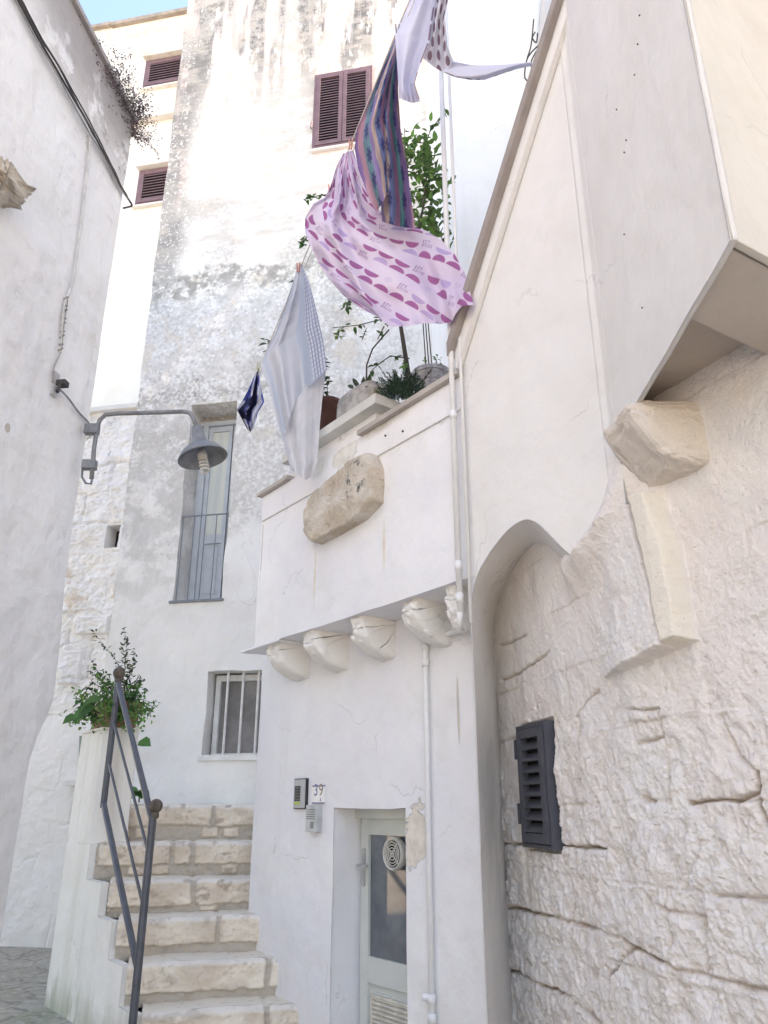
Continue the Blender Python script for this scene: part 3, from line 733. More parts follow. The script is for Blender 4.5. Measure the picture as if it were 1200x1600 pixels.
q_ = np.concatenate([np.linspace(0, LW1, 400), np.linspace(LW1, LW1 + LW2, 330)[1:]]); z__ = np.linspace(-.1, 3.08, nz)
Qm, Zm = np.meshgrid(q_, z__)
wx = .018 * fbm(Qm * 9, Zm * 9, 5, .7); wz = .018 * fbm(Qm * 9 + 40, Zm * 9 + 9, 5, .65)
H = np.zeros_like(Qm); GR = np.zeros_like(Qm)
brk = .45 + .55 * sstep(.30, .5, vnoise(Qm * 8 + 3, Zm * 8))
for pl, wgt in joints:
    pq = [wq(*p) for p in pl]; d = segdist(Qm + wx, Zm + wz, pq)
    gg = np.exp(-(d / (.0032 + .0055 * vnoise(Qm * 11, Zm * 11 + 5))) ** 2) * wgt * brk; GR = np.maximum(GR, gg)
    H -= .003 * wgt * np.exp(-(d / .02) ** 2)
H -= .034 * GR
crs = (Zm + wz * .6 + .02 * fbm(Qm * 2, Zm * 2, 2)) / .27; cri = np.floor(crs); ccl = (Qm + wx) / .42 + cri * .37 + .2 * np.sin(cri * 9)
dcr = np.minimum(np.abs((crs + .5) % 1 - .5) * .27, np.abs((ccl + .5) % 1 - .5) * .42)
fj = np.exp(-(dcr / .006) ** 2) * sstep(.45, .6, vnoise(Qm * 5 + 30, Zm * 5)); H -= .007 * fj * (1 - np.exp(-(np.minimum.reduce([segdist(Qm, Zm, [wq(*p) for p in pl]) for pl, _w in joints[:5]]) / .07) ** 2)) * (.3 + .7 * sstep(2.6, 1.6, Zm)); GR = np.maximum(GR, fj * .3)
H += .012 * (_T[(cri.astype(int) * 7) % 256, (np.floor(ccl).astype(int) * 11) % 256] - .5) * sstep(.0, .012, dcr) * sstep(2.6, 1.8, Zm)
low = sstep(2.5, 1.2, Zm); H += .030 * np.exp(-((segdist(Qm, Zm, [wq(905, 900), wq(930, 868)])) / .09) ** 2) + .06 * np.exp(-(segdist(Qm, Zm, [wq(905, 880), wq(935, 850), wq(965, 800), wq(985, 740)]) / .085) ** 2)
cell = vnoise(Qm * 3.1, Zm * 3.7)
qn = fbm(Qm * 7 + Zm * 2, Zm * 6 - Qm * 2, 4, .6) * 5; qt = np.floor(qn) + sstep(.62, .98, qn - np.floor(qn))
H += .005 * (.35 + low) * qt / 2
qn = fbm(Qm * 19 + 60, Zm * 15 + Qm * 5, 3, .6) * 5; qt = np.floor(qn) + sstep(.5, .95, qn - np.floor(qn))
H += .0018 * (.3 + low) * qt
H += .014 * fbm(Qm * 3, Zm * 3, 3) + (.004 + .004 * low) * fbm(Qm * 9, Zm * 8, 4, .6) + (.002 + .0045 * low) * fbm(Qm * 36, Zm * 33, 4, .7)
rg = 1 - np.abs(fbm(Qm * 13 + Zm * 7, Zm * 9, 4, .6)) * 2
H -= (.001 + .002 * low) * sstep(.8, 1.0, rg)
pit = vnoise(Qm * 60, Zm * 55); H -= .006 * sstep(.86, .95, pit) * (.3 + low); pt2 = vnoise(Qm * 30 + wx * 60, Zm * 36 + wz * 60); H -= .004 * sstep(.66, .72, pt2) * (.25 + low); PT = sstep(.70, .8, pt2) * (.2 + low)
# projecting hewn slab
def inside(X, Y, pl):
    c = np.zeros(X.shape, bool)
    for (x0, y0), (x1, y1) in zip(pl, pl[1:] + pl[:1]):
        if y0 != y1: c ^= ((y0 > Y) != (y1 > Y)) & (X < (x1 - x0) * (Y - y0) / (y1 - y0) + x0)
    return np.where(c, 1, -1) * segdist(X, Y, pl + pl[:1])
slab = [wq(918, 880), wq(930, 960), wq(943, 1064), wq(1008, 1036), wq(1064, 1012), wq(1034, 900), wq(1000, 790), wq(960, 815)]
rib = [wq(1000, 775), wq(1034, 770), wq(1062, 840), wq(1092, 1001), wq(1060, 1014), wq(1034, 900)]
ws_ = .012 * fbm(Qm * 16, Zm * 16 + 7, 4); sd1 = inside(Qm + ws_, Zm + ws_, slab); sd2 = inside(Qm + ws_ * .8, Zm + ws_ * .5, rib)
sx = np.clip((Qm - slab[0][0]) / (slab[4][0] - slab[0][0]), 0, 1); slz = sstep(2.62, 2.45, Zm)
HS = (.012 + .085 * sx ** 1.2) * sstep(-.004, .010, sd1) ; HR = (.095 * sx) * sstep(-.004, .016, sd2)
smask = np.maximum(sstep(-.01, .0, sd1), 0); rmask = sstep(-.004, .006, sd2) * (1 - sstep(0, .004, sd1))
A = np.array([[*np.array(W1.o), ], ])
P = np.zeros(Qm.shape + (3,))
m1 = Qm <= LW1 + 1e-9
shq = inside(Qm, Zm, [(wq(824, 1324)[0] + .0, wq(824, 1324)[1] - .01), (wq(874, 1324)[0] + .02, wq(824, 1324)[1] - .01), (wq(874, 1324)[0] + .02, wq(862, 1124)[1] + .01), (wq(824, 1324)[0] + .0, wq(862, 1124)[1] + .01)])
H = np.where(shq > 0, -.035, H); H = np.where(rmask > .5, H * .25, H); H = np.clip(H, -.07, .16) + np.maximum(HS, HR) + np.where(sd1 > 0, .006 * fbm(Qm * 22, Zm * 22, 4, .65) - .014 * sstep(.012, .0, np.abs(sd2)), 0)
O1, D1, N1 = np.array(W1.o), np.array(W1.d), np.array(W1.n); O2, D2, N2_ = np.array(W2.o), np.array(W2.d), np.array(W2.n)
bl = sstep(-.15, .15, Qm - LW1)[..., None]
Nb = N1 * (1 - bl) + N2_ * bl; Nb /= np.linalg.norm(Nb, axis=-1, keepdims=True)
Bs = np.where(m1[..., None], O1 + Qm[..., None] * D1, O2 + (Qm - LW1)[..., None] * D2)
P = Bs + (H)[..., None] * Nb; P[..., 2] = Zm
wsm = sstep(2.1, 2.5, Zm)
ca = np.array([.80, .745, .715]); cb = np.array([.80, .765, .745]); cg = np.array([.36, .25, .16])
n_ = sstep(-.3, .3, fbm(Qm * 3 + 9, Zm * 3, 4))[..., None]
col = ca * n_ + cb * (1 - n_)
ye = (sstep(.25, .6, fbm(Qm * 2.3 + 50, Zm * 2.6, 4)))[..., None] * .5
col = col * (1 - ye) + np.array([.80, .73, .64]) * ye
pk = (sstep(.2, .5, fbm(Qm * 5 + 80, Zm * 6, 4)))[..., None] * .35
col = col * (1 - pk) + np.array([.74, .67, .65]) * pk
col = col * (1 - rmask[..., None]) + np.array([.83, .77, .68]) * rmask[..., None]
pt3 = np.clip(PT, 0, 1)[..., None] * .3; col = col * (1 - pt3) + np.array([.60, .52, .45]) * pt3
gm_ = np.clip(GR * 1.0, 0, 1)[..., None] * (.35 + .65 * sstep(.35, .6, vnoise(Qm * 7, Zm * 7)))[..., None]
col = col * (1 - gm_) + cg * gm_
mw = MB(); mw.grid(P, col)
nqq = Qm.shape[1]; fm_ = ((sd1 > 0) | (rmask > .5))[:-1, :-1].ravel()
SLV, SLC, SLF = mw.v, mw.c, [f for f, k in zip(mw.f, fm_) if k]; mw.f = [f for f, k in zip(mw.f, fm_) if not k]
g_ = G('limewashed_stone'); nr = g_.bump(g_.noise(45, 6, .7), .010); nr = g_.bump(g_.ss(g_.vor(55), .0, .25), -.002, nr)
M_stw = g_.fin(g_.mix(g_.mul(g_.ss(g_.noise(25, 5, .7), .58, .7), .25), g_.attr('col'), (.60, .52, .46)), .95, nr, spec=.15)
mw.build('stone_wall', M_stw, ah, smooth=True, col=True)
mp = {}; ms = MB()
for f in SLF:
    nf = []
    for i in f:
        if i not in mp: mp[i] = len(ms.v); ms.v.append(SLV[i]); ms.c.append(SLC[i])
        nf.append(mp[i])
    ms.f.append(tuple(nf))
ms.build('hewn_slab', M_stw, ah, smooth=True, col=True)
m = MB(); b = [W1.pt(.02, 0, -.12), W1.pt(LW1, 0, -.12), W2.pt(LW2, 0, -.12), W2.pt(LW2, 0, -.12) + Vector((1.5, 0, 0)), Vector((2.4, 4.7, 0))]
m.hexa([v3(p, -.1) for p in b], [v3(p, 3.04) for p in b]); m.build('wall_core', M_arch, ah)
# carved corbel below the overhang
m = MB(); ns, nk = 60, 50
c0 = at(1040, 690, 2.50)
ex = (Vector((.22, -.10, 0))).normalized()
PPc = rough_box(Vector((1.0, 2.60, 2.83)), (1, 0, 0), (0, 1, 0), (0, 0, 1), (.15, .16, .135), .07, 4, 110, 7.)
zc_ = PPc[..., 2]; k_ = (2.97 - zc_) / .27
PPc[..., 0] += .15 * np.clip(k_, 0, 1) ** 1.6            # cut back towards the wall going down
PPc[..., 1] -= .03 * np.clip(k_, 0, 1)
gv = np.sin((PPc[..., 1] * .9 - PPc[..., 2] * .5 + .012 * fbm(PPc[..., 1] * 9, PPc[..., 2] * 9, 3)) * 330); msk = sstep(.12, .25, k_) * sstep(.85, .7, k_) * sstep(2.50, 2.54, PPc[..., 1]) * sstep(2.68, 2.64, PPc[..., 1])
PPc[..., 0] += .010 * gv * np.clip(msk, 0, 1) + .022 * fbm(PPc[..., 1] * 12, PPc[..., 2] * 12, 5, .6)
m.grid(PPc, np.full(PPc.shape, .7) * np.array([.82, .74, .67]) / .80); m.build('corbel', M_stw, ah, smooth=True, col=True)
# louvred shutter in the arch
qa, zb_ = wq(824, 1324); qb, _z = wq(874, 1324); _q, zt_ = wq(845, 1128)
zt_ = wq(862, 1124)[1]
M_anth = simple('anthracite_shutter', (.075, .08, .10), .45, var=.08, bevel=.002)
sh = shutter(W1, qa + .035, qb - .02, zb_ + .02, zt_ - .02, -.015, ah, leaves=1, name='louvred_shutter', mat=M_anth, pitch=.05, fw=.04, e=.018, th_=.010)
m = MB()
for zz in (zb_ + .10, zb_ + (zt_ - zb_) * .72): m = MB(); m.box(W1, qa - .01, qa + .016, zz, zz + .09, .034, .0); m.build('hinge', M_anth, sh)

# ------------------------------------------------------------------ upper house behind the terrace
uh = thing('upper_house', 'tall bluish-white house corner with a downpipe behind the terrace', 'building', (1.8, 6.2, 0))
FU = Frame(.55, 5.6, 1, -.05)
if FU.n.y > 0: FU.n = -FU.n
m = MB(); wall(m, FU, rect(0, 3.5, 0, 10.2), depth=1.2, wobble=.01, ext=Vector((0, 2.0, 0))); m.build('wall', M_upper, uh)
m = MB(); m.box(FU, -.04, 3.5, 10.2, 10.28, .05, -2.0); m.build('roof', M_upper, uh)

# ------------------------------------------------------------------ unseen block behind the viewer, added to hold back sun and bounce light
rh = thing('shade_block', 'tall plain white block out of view behind the viewer, added to shade the alley', 'building', (5, 0, 0))
FR = Frame(2.5, -5.0, 0, 1)
if FR.n.x > 0: FR.n = -FR.n
m = MB(); wall(m, FR, [(0, 0), (6.5, 0), (6.5, 12.5), (0, 12.5)], [rect(1.4, 2.3, 3.2, 5.0)], depth=5, wobble=.01); m.build('wall', M_arch, rh)
m = MB(); m.box(FR, -.1, 6.6, 12.5, 12.6, .1, -5.1); m.build('roof', M_arch, rh)

# ------------------------------------------------------------------ staircase
st_ = thing('stone_staircase', 'worn stone staircase with whitewashed side climbing to the landing', 'staircase', (-1.2, 5.6, 0))
LY = [6.2, 5.95, 5.70, 5.47, 5.25, 5.05]; LPX = [(140, 1257), (152, 1317), (172, 1377), (185, 1437), (200, 1507), (222, 1583)]
Ls = [at(u, v, y) for (u, v), y in zip(LPX, LY)]
Ls[0] = Vector((-2.17, 6.15, Ls[0].z))
nd = Vector((.965, .26, 0)).normalized()
g_ = G('worn_step_stone'); nr = g_.bump(g_.noise(35, 6, .7), .008)
cc = g_.mix(g_.mul(g_.ss(g_.noise(20, 6, .7), .55, .68), .5), g_.attr('col'), (.36, .28, .22)); M_step = g_.fin(cc, .95, nr, spec=.15)
RW = [1.45, 1.35, 1.2, 1.1, .95, 1.02, 1.1]
Ls.append(Vector((-1.17, 4.84, .30)))
RE = {4: FL.px(432, 1540), 5: FL.px(460, 1580)}
stones = [
 [(0, .30, .42, 1), (.30, .36, .4, 1), (.68, 1.2, .42, 1)],
]
for k in range(7):
    a = Ls[k]; zt0 = a.z; zb0 = Ls[k + 1].z if k < 6 else 0.
    rise = zt0 - zb0; W_ = 1.5
    if k in (4, 5, 6):
        t, _ = (RE[4] if k == 4 else RE[5]) if k < 6 else FL.px(500, 1600)
        e_ = FL.pt(t, 0, -.01); W_ = max(.3, (Vector((e_.x, e_.y, 0)) - Vector((a.x, a.y, 0))).dot(nd) + .01)
    nt_, nz_ = int(W_ / .0085), 34
    tt = np.linspace(0, W_, nt_); zz = np.linspace(0, 1, nz_)
    Tm, Vm = np.meshgrid(tt, zz)           # Vm 0 bottom 1 top
    Zr = zb0 - .02 + (rise + .02) * Vm; s0 = k * 7.7
    fracs = {0: (.42, [.26, .9, 1.6]), 1: (.35, [.0, .52, .66, 1.4]), 2: (.22, [.55, 1.4]), 3: (.28, [.62, 1.4]), 4: (.24, [.83, 1.4]), 5: (.2, [.7, 1.4]), 6: (.2, [.5, 1.4])}[k]
    mort_h = fracs[0] * rise; js = fracs[1]
    wpx = .012 * fbm(Tm * 12 + s0, Zr * 12, 4); wpz = .012 * fbm(Tm * 12 + 50 + s0, Zr * 12, 4)
    up = (Zr - zb0) - mort_h + wpz * 1.2
    dj = np.full(Tm.shape, 9.)
    for j in js: dj = np.minimum(dj, np.abs(Tm + wpx - j))
    mask = sstep(-.004, .006, up) * sstep(.012, .022, dj)
    # small packing stones in the mortar band
    ci = (Tm + wpx) / .16 + s0; cf = np.abs(ci % 1 - .5) * .16; cz_ = np.abs((Zr - zb0) - mort_h * .55) + wpz
    small = sstep(.062, .052, cf) * sstep(mort_h * .36, mort_h * .28, cz_) * (_T[(np.floor(ci).astype(int) * 13) % 256, k] > (.35 if k < 2 else .62))
    if k < 2 or k == 2: mask = np.maximum(mask, small)
    Hh = .020 * mask + .020 * fbm(Tm * 10 + s0, Zr * 14, 5, .65) + .005 * fbm(Tm * 45 + s0, Zr * 50, 3) + .010 * fbm(Tm * 3 + s0, Zr * 0, 2)
    Hh *= 1 - .6 * sstep(.93, 1., Vm); Hh -= .024 * sstep(.86, 1., Vm) ** 2
    c1 = np.array([.82, .73, .62]); c2 = np.array([.66, .56, .46]); cm = np.array([.50, .44, .375])
    nn = sstep(-.35, .35, fbm(Tm * 5 + s0, Zr * 6, 4))[..., None]
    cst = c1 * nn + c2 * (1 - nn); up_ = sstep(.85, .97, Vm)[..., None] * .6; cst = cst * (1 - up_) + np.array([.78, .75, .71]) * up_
    dk = (sstep(.15, .45, fbm(Tm * 9 + s0 + 20, Zr * 14, 5, .7)))[..., None] * (.7 if k < 3 else .4); cst = cst * (1 - dk) + np.array([.36, .28, .22]) * dk
    colr = cst * mask[..., None] + cm * (1 - mask[..., None])
    nrm = Vector((nd.y, -nd.x, 0)); av = np.array([a.x, a.y, 0.]); ndv = np.array(nd); nv = np.array(nrm)
    Pm = av + Tm[..., None] * ndv + Hh[..., None] * nv; Pm[..., 2] = Zr + (.012 * fbm(Tm * 4 + s0, Tm * 0, 4, .6) - .012 * np.exp(-(dj / .02) ** 2)) * sstep(.6, 1, Vm)
    m = MB(); m.grid(Pm, colr)
    # tread running back
    nb = 10; Pt = np.zeros((nb, nt_, 3)); ct = np.zeros_like(Pt)
    back = .42 if k > 0 else 1.6
    for i in range(nb):
        f = i / (nb - 1); Pt[i] = Pm[-1] - nv * (back * f); Pt[i, :, 2] = Pm[-1, :, 2] + (.004 if i else 0) + .003 * fbm(tt * 9, tt * 0 + i, 3)
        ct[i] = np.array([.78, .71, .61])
    m.grid(Pt, ct)
    # right end face
    e0 = Vector(Pm[0, -1]); e1 = Vector(Pm[-1, -1]); nbk = nrm * -back
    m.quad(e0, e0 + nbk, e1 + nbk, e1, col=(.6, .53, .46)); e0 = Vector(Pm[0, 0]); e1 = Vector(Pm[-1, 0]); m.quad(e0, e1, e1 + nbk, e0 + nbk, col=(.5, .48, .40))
    m.build('step', M_step, st_, smooth=True, col=True)
# whitewashed flank
SD = Vector((-.6, .8, 0)); FS = Frame(Ls[1].x, Ls[1].y, SD.x, SD.y)
if FS.n.x > 0: FS.n = -FS.n
prof = []
for k in (6, 5, 4, 3, 2, 1):
    t = (Vector((Ls[k].x, Ls[k].y, 0)) - FS.o).dot(FS.d)
    prof.append((t, Ls[k].z))
ol = [(prof[0][0], 0)]
for i, (t, z) in enumerate(prof):
    if i: ol.append((t, prof[i - 1][1] - .005))
    ol.append((t, z - .005))
ol += [(.48, prof[-1][1] - .005), (.48, 0)]
def side_extra(g, col):
    x, y, z = g.xyz()
    st = g.noise(7, 5, .6, vec=g.scale((1, 1, .06)))
    col = g.mix(g.mul(g.ss(st, .5, .64), .35), col, (.60, .56, .48))
    f = g.mul(g.ss(g.add(z, g.mul(g.noise(10, 5, .6, vec=g.scale((1, 1, .15))), .5)), .85, .45), g.ss(g.noise(5, 5), .3, .5))
    return g.mix(g.mul(f, .75), col, (.30, .31, .20))
M_side = plaster('stained_whitewash', (.81, .78, .74), (.77, .74, .70), extra=side_extra, streak=.3)
m = MB(); wall(m, FS, ol, depth=.05, off=.045, wobble=.006); m.build('side_wall', M_side, st_)
# landing
m = MB(); zl_ = Ls[0].z
m.hexa([(-2.25, 6.45, .2), (-.2, 6.7, .2), (-.2, 7.8, .2), (-2.6, 8.2, .2)], [(-2.25, 6.45, zl_ - .01), (-.2, 6.7, zl_ - .01), (-.2, 7.8, zl_ - .01), (-2.6, 8.2, zl_ - .01)])
m.build('landing', simple('landing_stone', (.62, .57, .51), .95), st_)

# ------------------------------------------------------------------ pier with planter
pi_ = thing('planter_pier', 'stained whitewashed masonry pier standing beside the top steps', 'pillar', (-2.2, 6.2, .3))
pf = Vector((-2.058, 6.0, 0)); pll = Vector((-2.34, 6.376, 0)); prr = Vector((-1.85, 6.07, 0)); pbk = pll + (prr - pf)
pn = 2.14
m = MB(); b = [pf + FS.n * .03, pll + FS.n * .045, pbk, prr]
bb = [pf + FS.n * .046, pll + FS.n * .06, pbk, prr]
m.hexa([v3(p, .2) for p in bb], [v3(p, pn) for p in b]); m.build('shaft', M_side, pi_)
cp = [pf + FS.n * .035 + Vector((0, -.01, 0)), pll + FS.n * .05, pbk, prr + Vector((.01, -.01, 0))]
m = MB(); m.hexa([v3(p, pn + .0005) for p in cp], [v3(p, pn + .02) for p in cp]); m.build('cap', M_side, pi_)

# ------------------------------------------------------------------ handrail
hr = thing('stair_handrail', 'dark grey iron handrail with two ball finials beside the steps', 'handrail', (-1.37, 4.95, .3))
M_rail = simple('dark_iron_paint', (.10, .105, .125), .5, .2, var=.1)
A_ = at(239, 1275, 4.93); A0 = Vector((A_.x, A_.y, .0)); B_ = at(185, 1062, 5.86); Bb = Vector((B_.x, B_.y, EYE + (ray(163, 1255).z / ray(163, 1255).y) * 5.86))
def pole(p, q, r, nm): m = MB(); m.tube([p, q], r, 10); return m.build(nm, M_rail, hr)
pole(A0, A_, .023, 'post'); pole(Bb - Vector((0, 0, .03)), B_, .023, 'post')
m = MB(); m.tube([B_ - Vector((0, 0, .02)), A_ - Vector((0, 0, .03))], .020, 10); m.build('top_rail', M_rail, hr)
zb2 = at(214, 1515, 4.93).z
m = MB(); m.tube([Bb, Vector((A_.x, A_.y, zb2))], .020, 10); m.build('bottom_rail', M_rail, hr)
for (v1, v2) in ((1126, 1337), (1190, 1420)):
    m = MB(); m.tube([Vector((B_.x, B_.y, at(178, v1, 5.86).z)), Vector((A_.x, A_.y, at(228, v2, 4.93).z))], .010, 8); m.build('middle_rail', M_rail, hr)
M_ball = simple('rusty_ball', (.17, .14, .115), .8, .3, var=.25, sc=30, bump=.002)
for p, r in ((A_ + Vector((.012, 0, .055)), .040), (B_ + Vector((0, 0, .05)), .045)):
    m = MB(); m.lathe([(.0, -r)] + [(r * math.sin(a), -r * math.cos(a)) for a in [math.pi * k / 14 for k in range(1, 14)]] + [(0, r)], p, n=20); m.lathe([(.018, -r - .03), (.024, -r - .02), (.02, -r + .01)], p, n=14)
    m.build('ball_finial', M_ball, hr, smooth=True)

# ------------------------------------------------------------------ street lamp
sl_ = thing('street_lamp', 'grey bracket street lamp with bell shade on the left house corner', 'lamp', tuple(at(142, 740, 5.45)))
M_lamp = simple('galvanised_grey', (.25, .26, .275), .6, .3, var=.15, sc=14, bevel=.002)
YL = 5.42; q = lambda u, v, y=YL: at(u, v, y)
m = MB(); m.tube([q(143, 748), q(147, 700), q(152, 668), q(156, 656), q(165, 648), q(185, 646), q(230, 645), q(285, 643), q(296, 645), q(303, 655), q(307, 668)], .017, 12)
m.build('arm', M_lamp, sl_, smooth=True)
m = MB(); m.box(Frame(q(143, 672).x, q(143, 672).y, 1, 0), -.05, .055, q(143, 678).z, q(143, 664).z, .03, -.03); m.build('wall_clamp', M_lamp, sl_); m = MB(); m.box(Frame(q(138, 733).x, q(138, 733).y, 1, 0), -.045, .055, q(143, 733).z, q(143, 720).z, .03, -.03)
m.build('wall_clamp', M_lamp, sl_)
m = MB(); m.tube([q(129, 728), q(128, 745), q(134, 755), q(142, 756), q(145, 745)], .009, 8); m.build('cable_loop', M_lamp, sl_, smooth=True)
ax = (q(307, 668) - q(316, 700)); ax = Vector((ax.x * .8 , .0, ax.z)).normalized()
top = q(307, 668)
m = MB(); m.lathe([(.0, 0.01), (.042, .0), (.046, -.02), (.060, -.155), (.064, -.16)], top, ax, 28); m.build('lamp_holder', M_lamp, sl_, smooth=True)
s = top - ax * .145
m = MB(); m.lathe([(.05, .0), (.085, -.018), (.135, -.045), (.168, -.085), (.187, -.118), (.190, -.126), (.184, -.122), (.163, -.090), (.13, -.052), (.08, -.026), (.04, -.008)], s, ax, 36); m.build('lamp_shade', M_lamp, sl_, smooth=True)
M_bulb = simple('white_bulb_glass', (.62, .60, .56), .35, spec=.5)
bb_ = s - ax * .075; hp = []
e1 = ax.orthogonal().normalized(); e2 = ax.cross(e1)
for k in range(100): a = k / 100 * 2 * math.pi * 4.6; hp.append(bb_ - ax * (.045 + .13 * k / 100) + (e1 * math.cos(a) + e2 * math.sin(a)) * .026)
m = MB(); m.tube(hp, .0115, 8); m.lathe([(0, .02), (.03, .02), (.036, -.02), (.036, -.045), (.02, -.055), (0, -.055)], bb_, ax, 18); m.build('bulb', M_bulb, sl_, smooth=True)

# ------------------------------------------------------------------ cables on the left house
M_cab = simple('black_cable', (.07, .065, .065), .7, var=.2); M_cabg = simple('painted_cable', (.36, .345, .34), .8, var=.2)
def lpt(u, v, off=.02): t, z = FLB.px(u, v, off); return FLB.pt(t, z, off)
def cable(name, label, pts, r, mat, jit=.0, n=None, par=None, close=None):
    P = [Vector(p) for p in pts]; out = []
    for i in range(len(P) - 1):
        for k in range(8):
            f = k / 8; p0 = P[max(i - 1, 0)]; p1 = P[i]; p2 = P[i + 1]; p3 = P[min(i + 2, len(P) - 1)]
            out.append(.5 * ((2 * p1) + (p2 - p0) * f + (2 * p0 - 5 * p1 + 4 * p2 - p3) * f * f + (3 * p1 - p0 - 3 * p2 + p3) * f ** 3))
    out.append(P[-1])
    out = [p + Vector((0, n1(i * .37, 3), n1(i * .31, 5))) * jit for i, p in enumerate(out)]
    m = MB(); m.tube(out, r, 7); o = m.build(name, mat, par, smooth=True)
    if label: tag(o, label, 'cable')
    return o
cb = thing('cable_bundle', 'dark bundle of cables running down the left house towards its far corner', 'cable', tuple(lpt(150, 220)))
for k, (dx, j) in enumerate(((0, .004), (5, .012), (-4, .006), (2, .02))):
    cable('cable', None, [lpt(18 + dx, -20), lpt(60 + dx, 60, .03), lpt(100 + dx, 130 - j * 400, .035), lpt(135 + dx + k, 188 + k * 4, .04), lpt(165 + dx * .6, 245, .03), lpt(190 + dx * .4, 295, .03), lpt(204, 316, .03), ] + ([lpt(205, 322, .02), lpt(193, 325, .01)] if k < 2 else []), .006 + .003 * (k == 0), M_cab if k != 2 else M_cabg, j, par=cb)
cable('conduit', 'thin painted conduit dropping down the left house from the cable bundle', [lpt(141, 215), lpt(136, 270), lpt(124, 370), lpt(113, 440), lpt(100, 480), lpt(96, 540)], .010, simple('painted_conduit', (.62, .61, .61), .8), .004)
ins = thing('wire_clamps', 'row of weathered clamps holding old wire on the left house', 'clamp', tuple(lpt(98, 510)))
m = MB()
for k in range(9):
    p = lpt(104 - k * 1.1, 468 + k * 10, .02); m.tube([p + Vector((-.02, 0, 0)), p + Vector((.02, -.02, .012 * (-1) ** k))], .008, 6)
m.tube([lpt(106, 468, .03), lpt(101, 500, .035), lpt(96, 548, .03)], .004, 5); m.build('clamp_row', M_cabg, ins)
cable('wire', 'thin wire running from the clamps down to the bracket on the left house', [lpt(95, 550), lpt(84, 575), lpt(82, 598)], .006, M_cabg)
jb = thing('wire_bracket', 'small rusted wall bracket where the lamp cable leaves the left house', 'bracket', tuple(lpt(84, 600)))
m = MB(); t, z = FLB.px(84, 600); m.box(FLB, t - .03, t + .03, z - .10, z + .09, .02, 0); m.build('plate', simple('painted_plate', (.5, .49, .49), .8), jb)
m = MB(); m.box(FLB, t - .05, t + .01, z - .01, z + .03, .09, .02); m.tube([FLB.pt(t, z, .05), FLB.pt(t + .02, z - .08, .05)], .014, 7); m.build('clamp', M_cab, jb)
cable('lamp_cable', 'grey cable sagging from the wall bracket to the street lamp clamp', [lpt(88, 604, .04), lpt(105, 620, .03), lpt(122, 643, .02), lpt(138, 660, .02), at(141, 668, 5.42)], .008, M_cabg)

# ------------------------------------------------------------------ pipes
M_pipe = simple('white_painted_pipe', (.76, .76, .77), .45, var=.04, bevel=.0)
dp = thing('downpipe', 'white painted downpipe running past the terrace parapet and under its slab', 'pipe', tuple(FO.pt(.05, 2.4, .05)))
pt_ = FO.px(711, 700, .04)[0]; X0 = FO.pt(pt_, 0, .045)
zt1 = at(703, 180, X0.y).z
m = MB(); m.tube([v3(X0, 2.46), v3(X0, zt1 + 2)], .015, 12); m.build('pipe', M_pipe, dp, smooth=True)
X1 = FO.pt(pt_ - .055, 0, .03); m = MB(); m.tube([v3(X1, 2.40), v3(X1, zt1 + 2)], .009, 10); m.build('thin_pipe', M_pipe, dp, smooth=True)
for z in (oz0 + .06, oz0 - .10, 3.5, 4.4):
    m = MB(); m.tube([v3(X0, z - .025), v3(X0, z + .02)], .019, 12); m.build('collar', M_pipe, dp, smooth=True)
wp = thing('water_pipe', 'white pipe elbowing from under the slab down beside the front door', 'pipe', tuple(FL.pt(-.2, 0, .04)))
tp, zp = FL.px(664, 1002, .03); tq, zq = FL.px(722, 985, .03)
m = MB(); m.tube([v3(X0, 2.47), v3(X0, 2.40) + Vector((.0, .02, 0)), FL.pt(tq + .0, zq + .0, .04), FL.pt(tp - .03, zp + .005, .03), FL.pt(tp, zp, .03), FL.pt(tp, zp - .04, .03), FL.pt(tp, -.1, .03)], .015, 10); m.build('pipe', M_pipe, wp, smooth=True)
for z in (zp - .12, zp - .03, FL.px(670, 1560, .03)[1], FL.px(672, 1590, .03)[1]):
    m = MB(); m.tube([FL.pt(tp, z - .02, .03), FL.pt(tp, z + .02, .03)], .021, 10); m.build('collar', M_pipe, wp, smooth=True)
m = MB(); zk = FL.px(670, 1557, .03)[1]; m.tube([FL.pt(tp, zk, .03), FL.pt(tp + .03, zk, .06)], .016, 8); m.build('tap', M_pipe, wp)

# ------------------------------------------------------------------ intercoms and number tile
M_alu = simple('brushed_metal_panel', (.42, .43, .45), .5, .0, var=.06, sc=20, bevel=.002); M_blk = simple('black_rubber', (.03, .03, .035), .6)
bp = thing('doorbell_panel', 'dark metal doorbell panel with a column of buttons, left of the number tile', 'doorbell', tuple(FL.pt(*FL.px(472, 1240))))
t0, z0 = FL.px(481, 1264); t1, z1 = FL.px(464, 1217)
m = MB(); m.box(FL, t0, t1, z0, z1, .018, .0); m.build('housing', M_blk, bp)
m = MB(); m.box(FL, t0 + .006, t1 - .004, z0 + .006, z1 - .006, .022, .0182); m.build('face_plate', M_alu, bp)
for k in range(10):
    m = MB(); zz = z1 - .045 - k * (z1 - z0 - .09) / 10; m.box(FL, t0 + (t1 - t0) * .42, t1 - .018, zz - .007, zz, .025, .0222); m.build('button', M_blk, bp)
m = MB(); m.box(FL, t0 + (t1 - t0) * .42, t1 - .018, z0 + .026, z0 + .042, .025, .0222); m.build('lit_button', simple('green_label', (.45, .62, .12), .5), bp)
ic = thing('intercom', 'small grey intercom with speaker slots and keypad below the number tile', 'intercom', tuple(FL.pt(*FL.px(495, 1280))))
t0, z0 = FL.px(503, 1300); t1, z1 = FL.px(487, 1258)
M_icg = simple('grey_plastic', (.50, .52, .53), .5, bevel=.004)
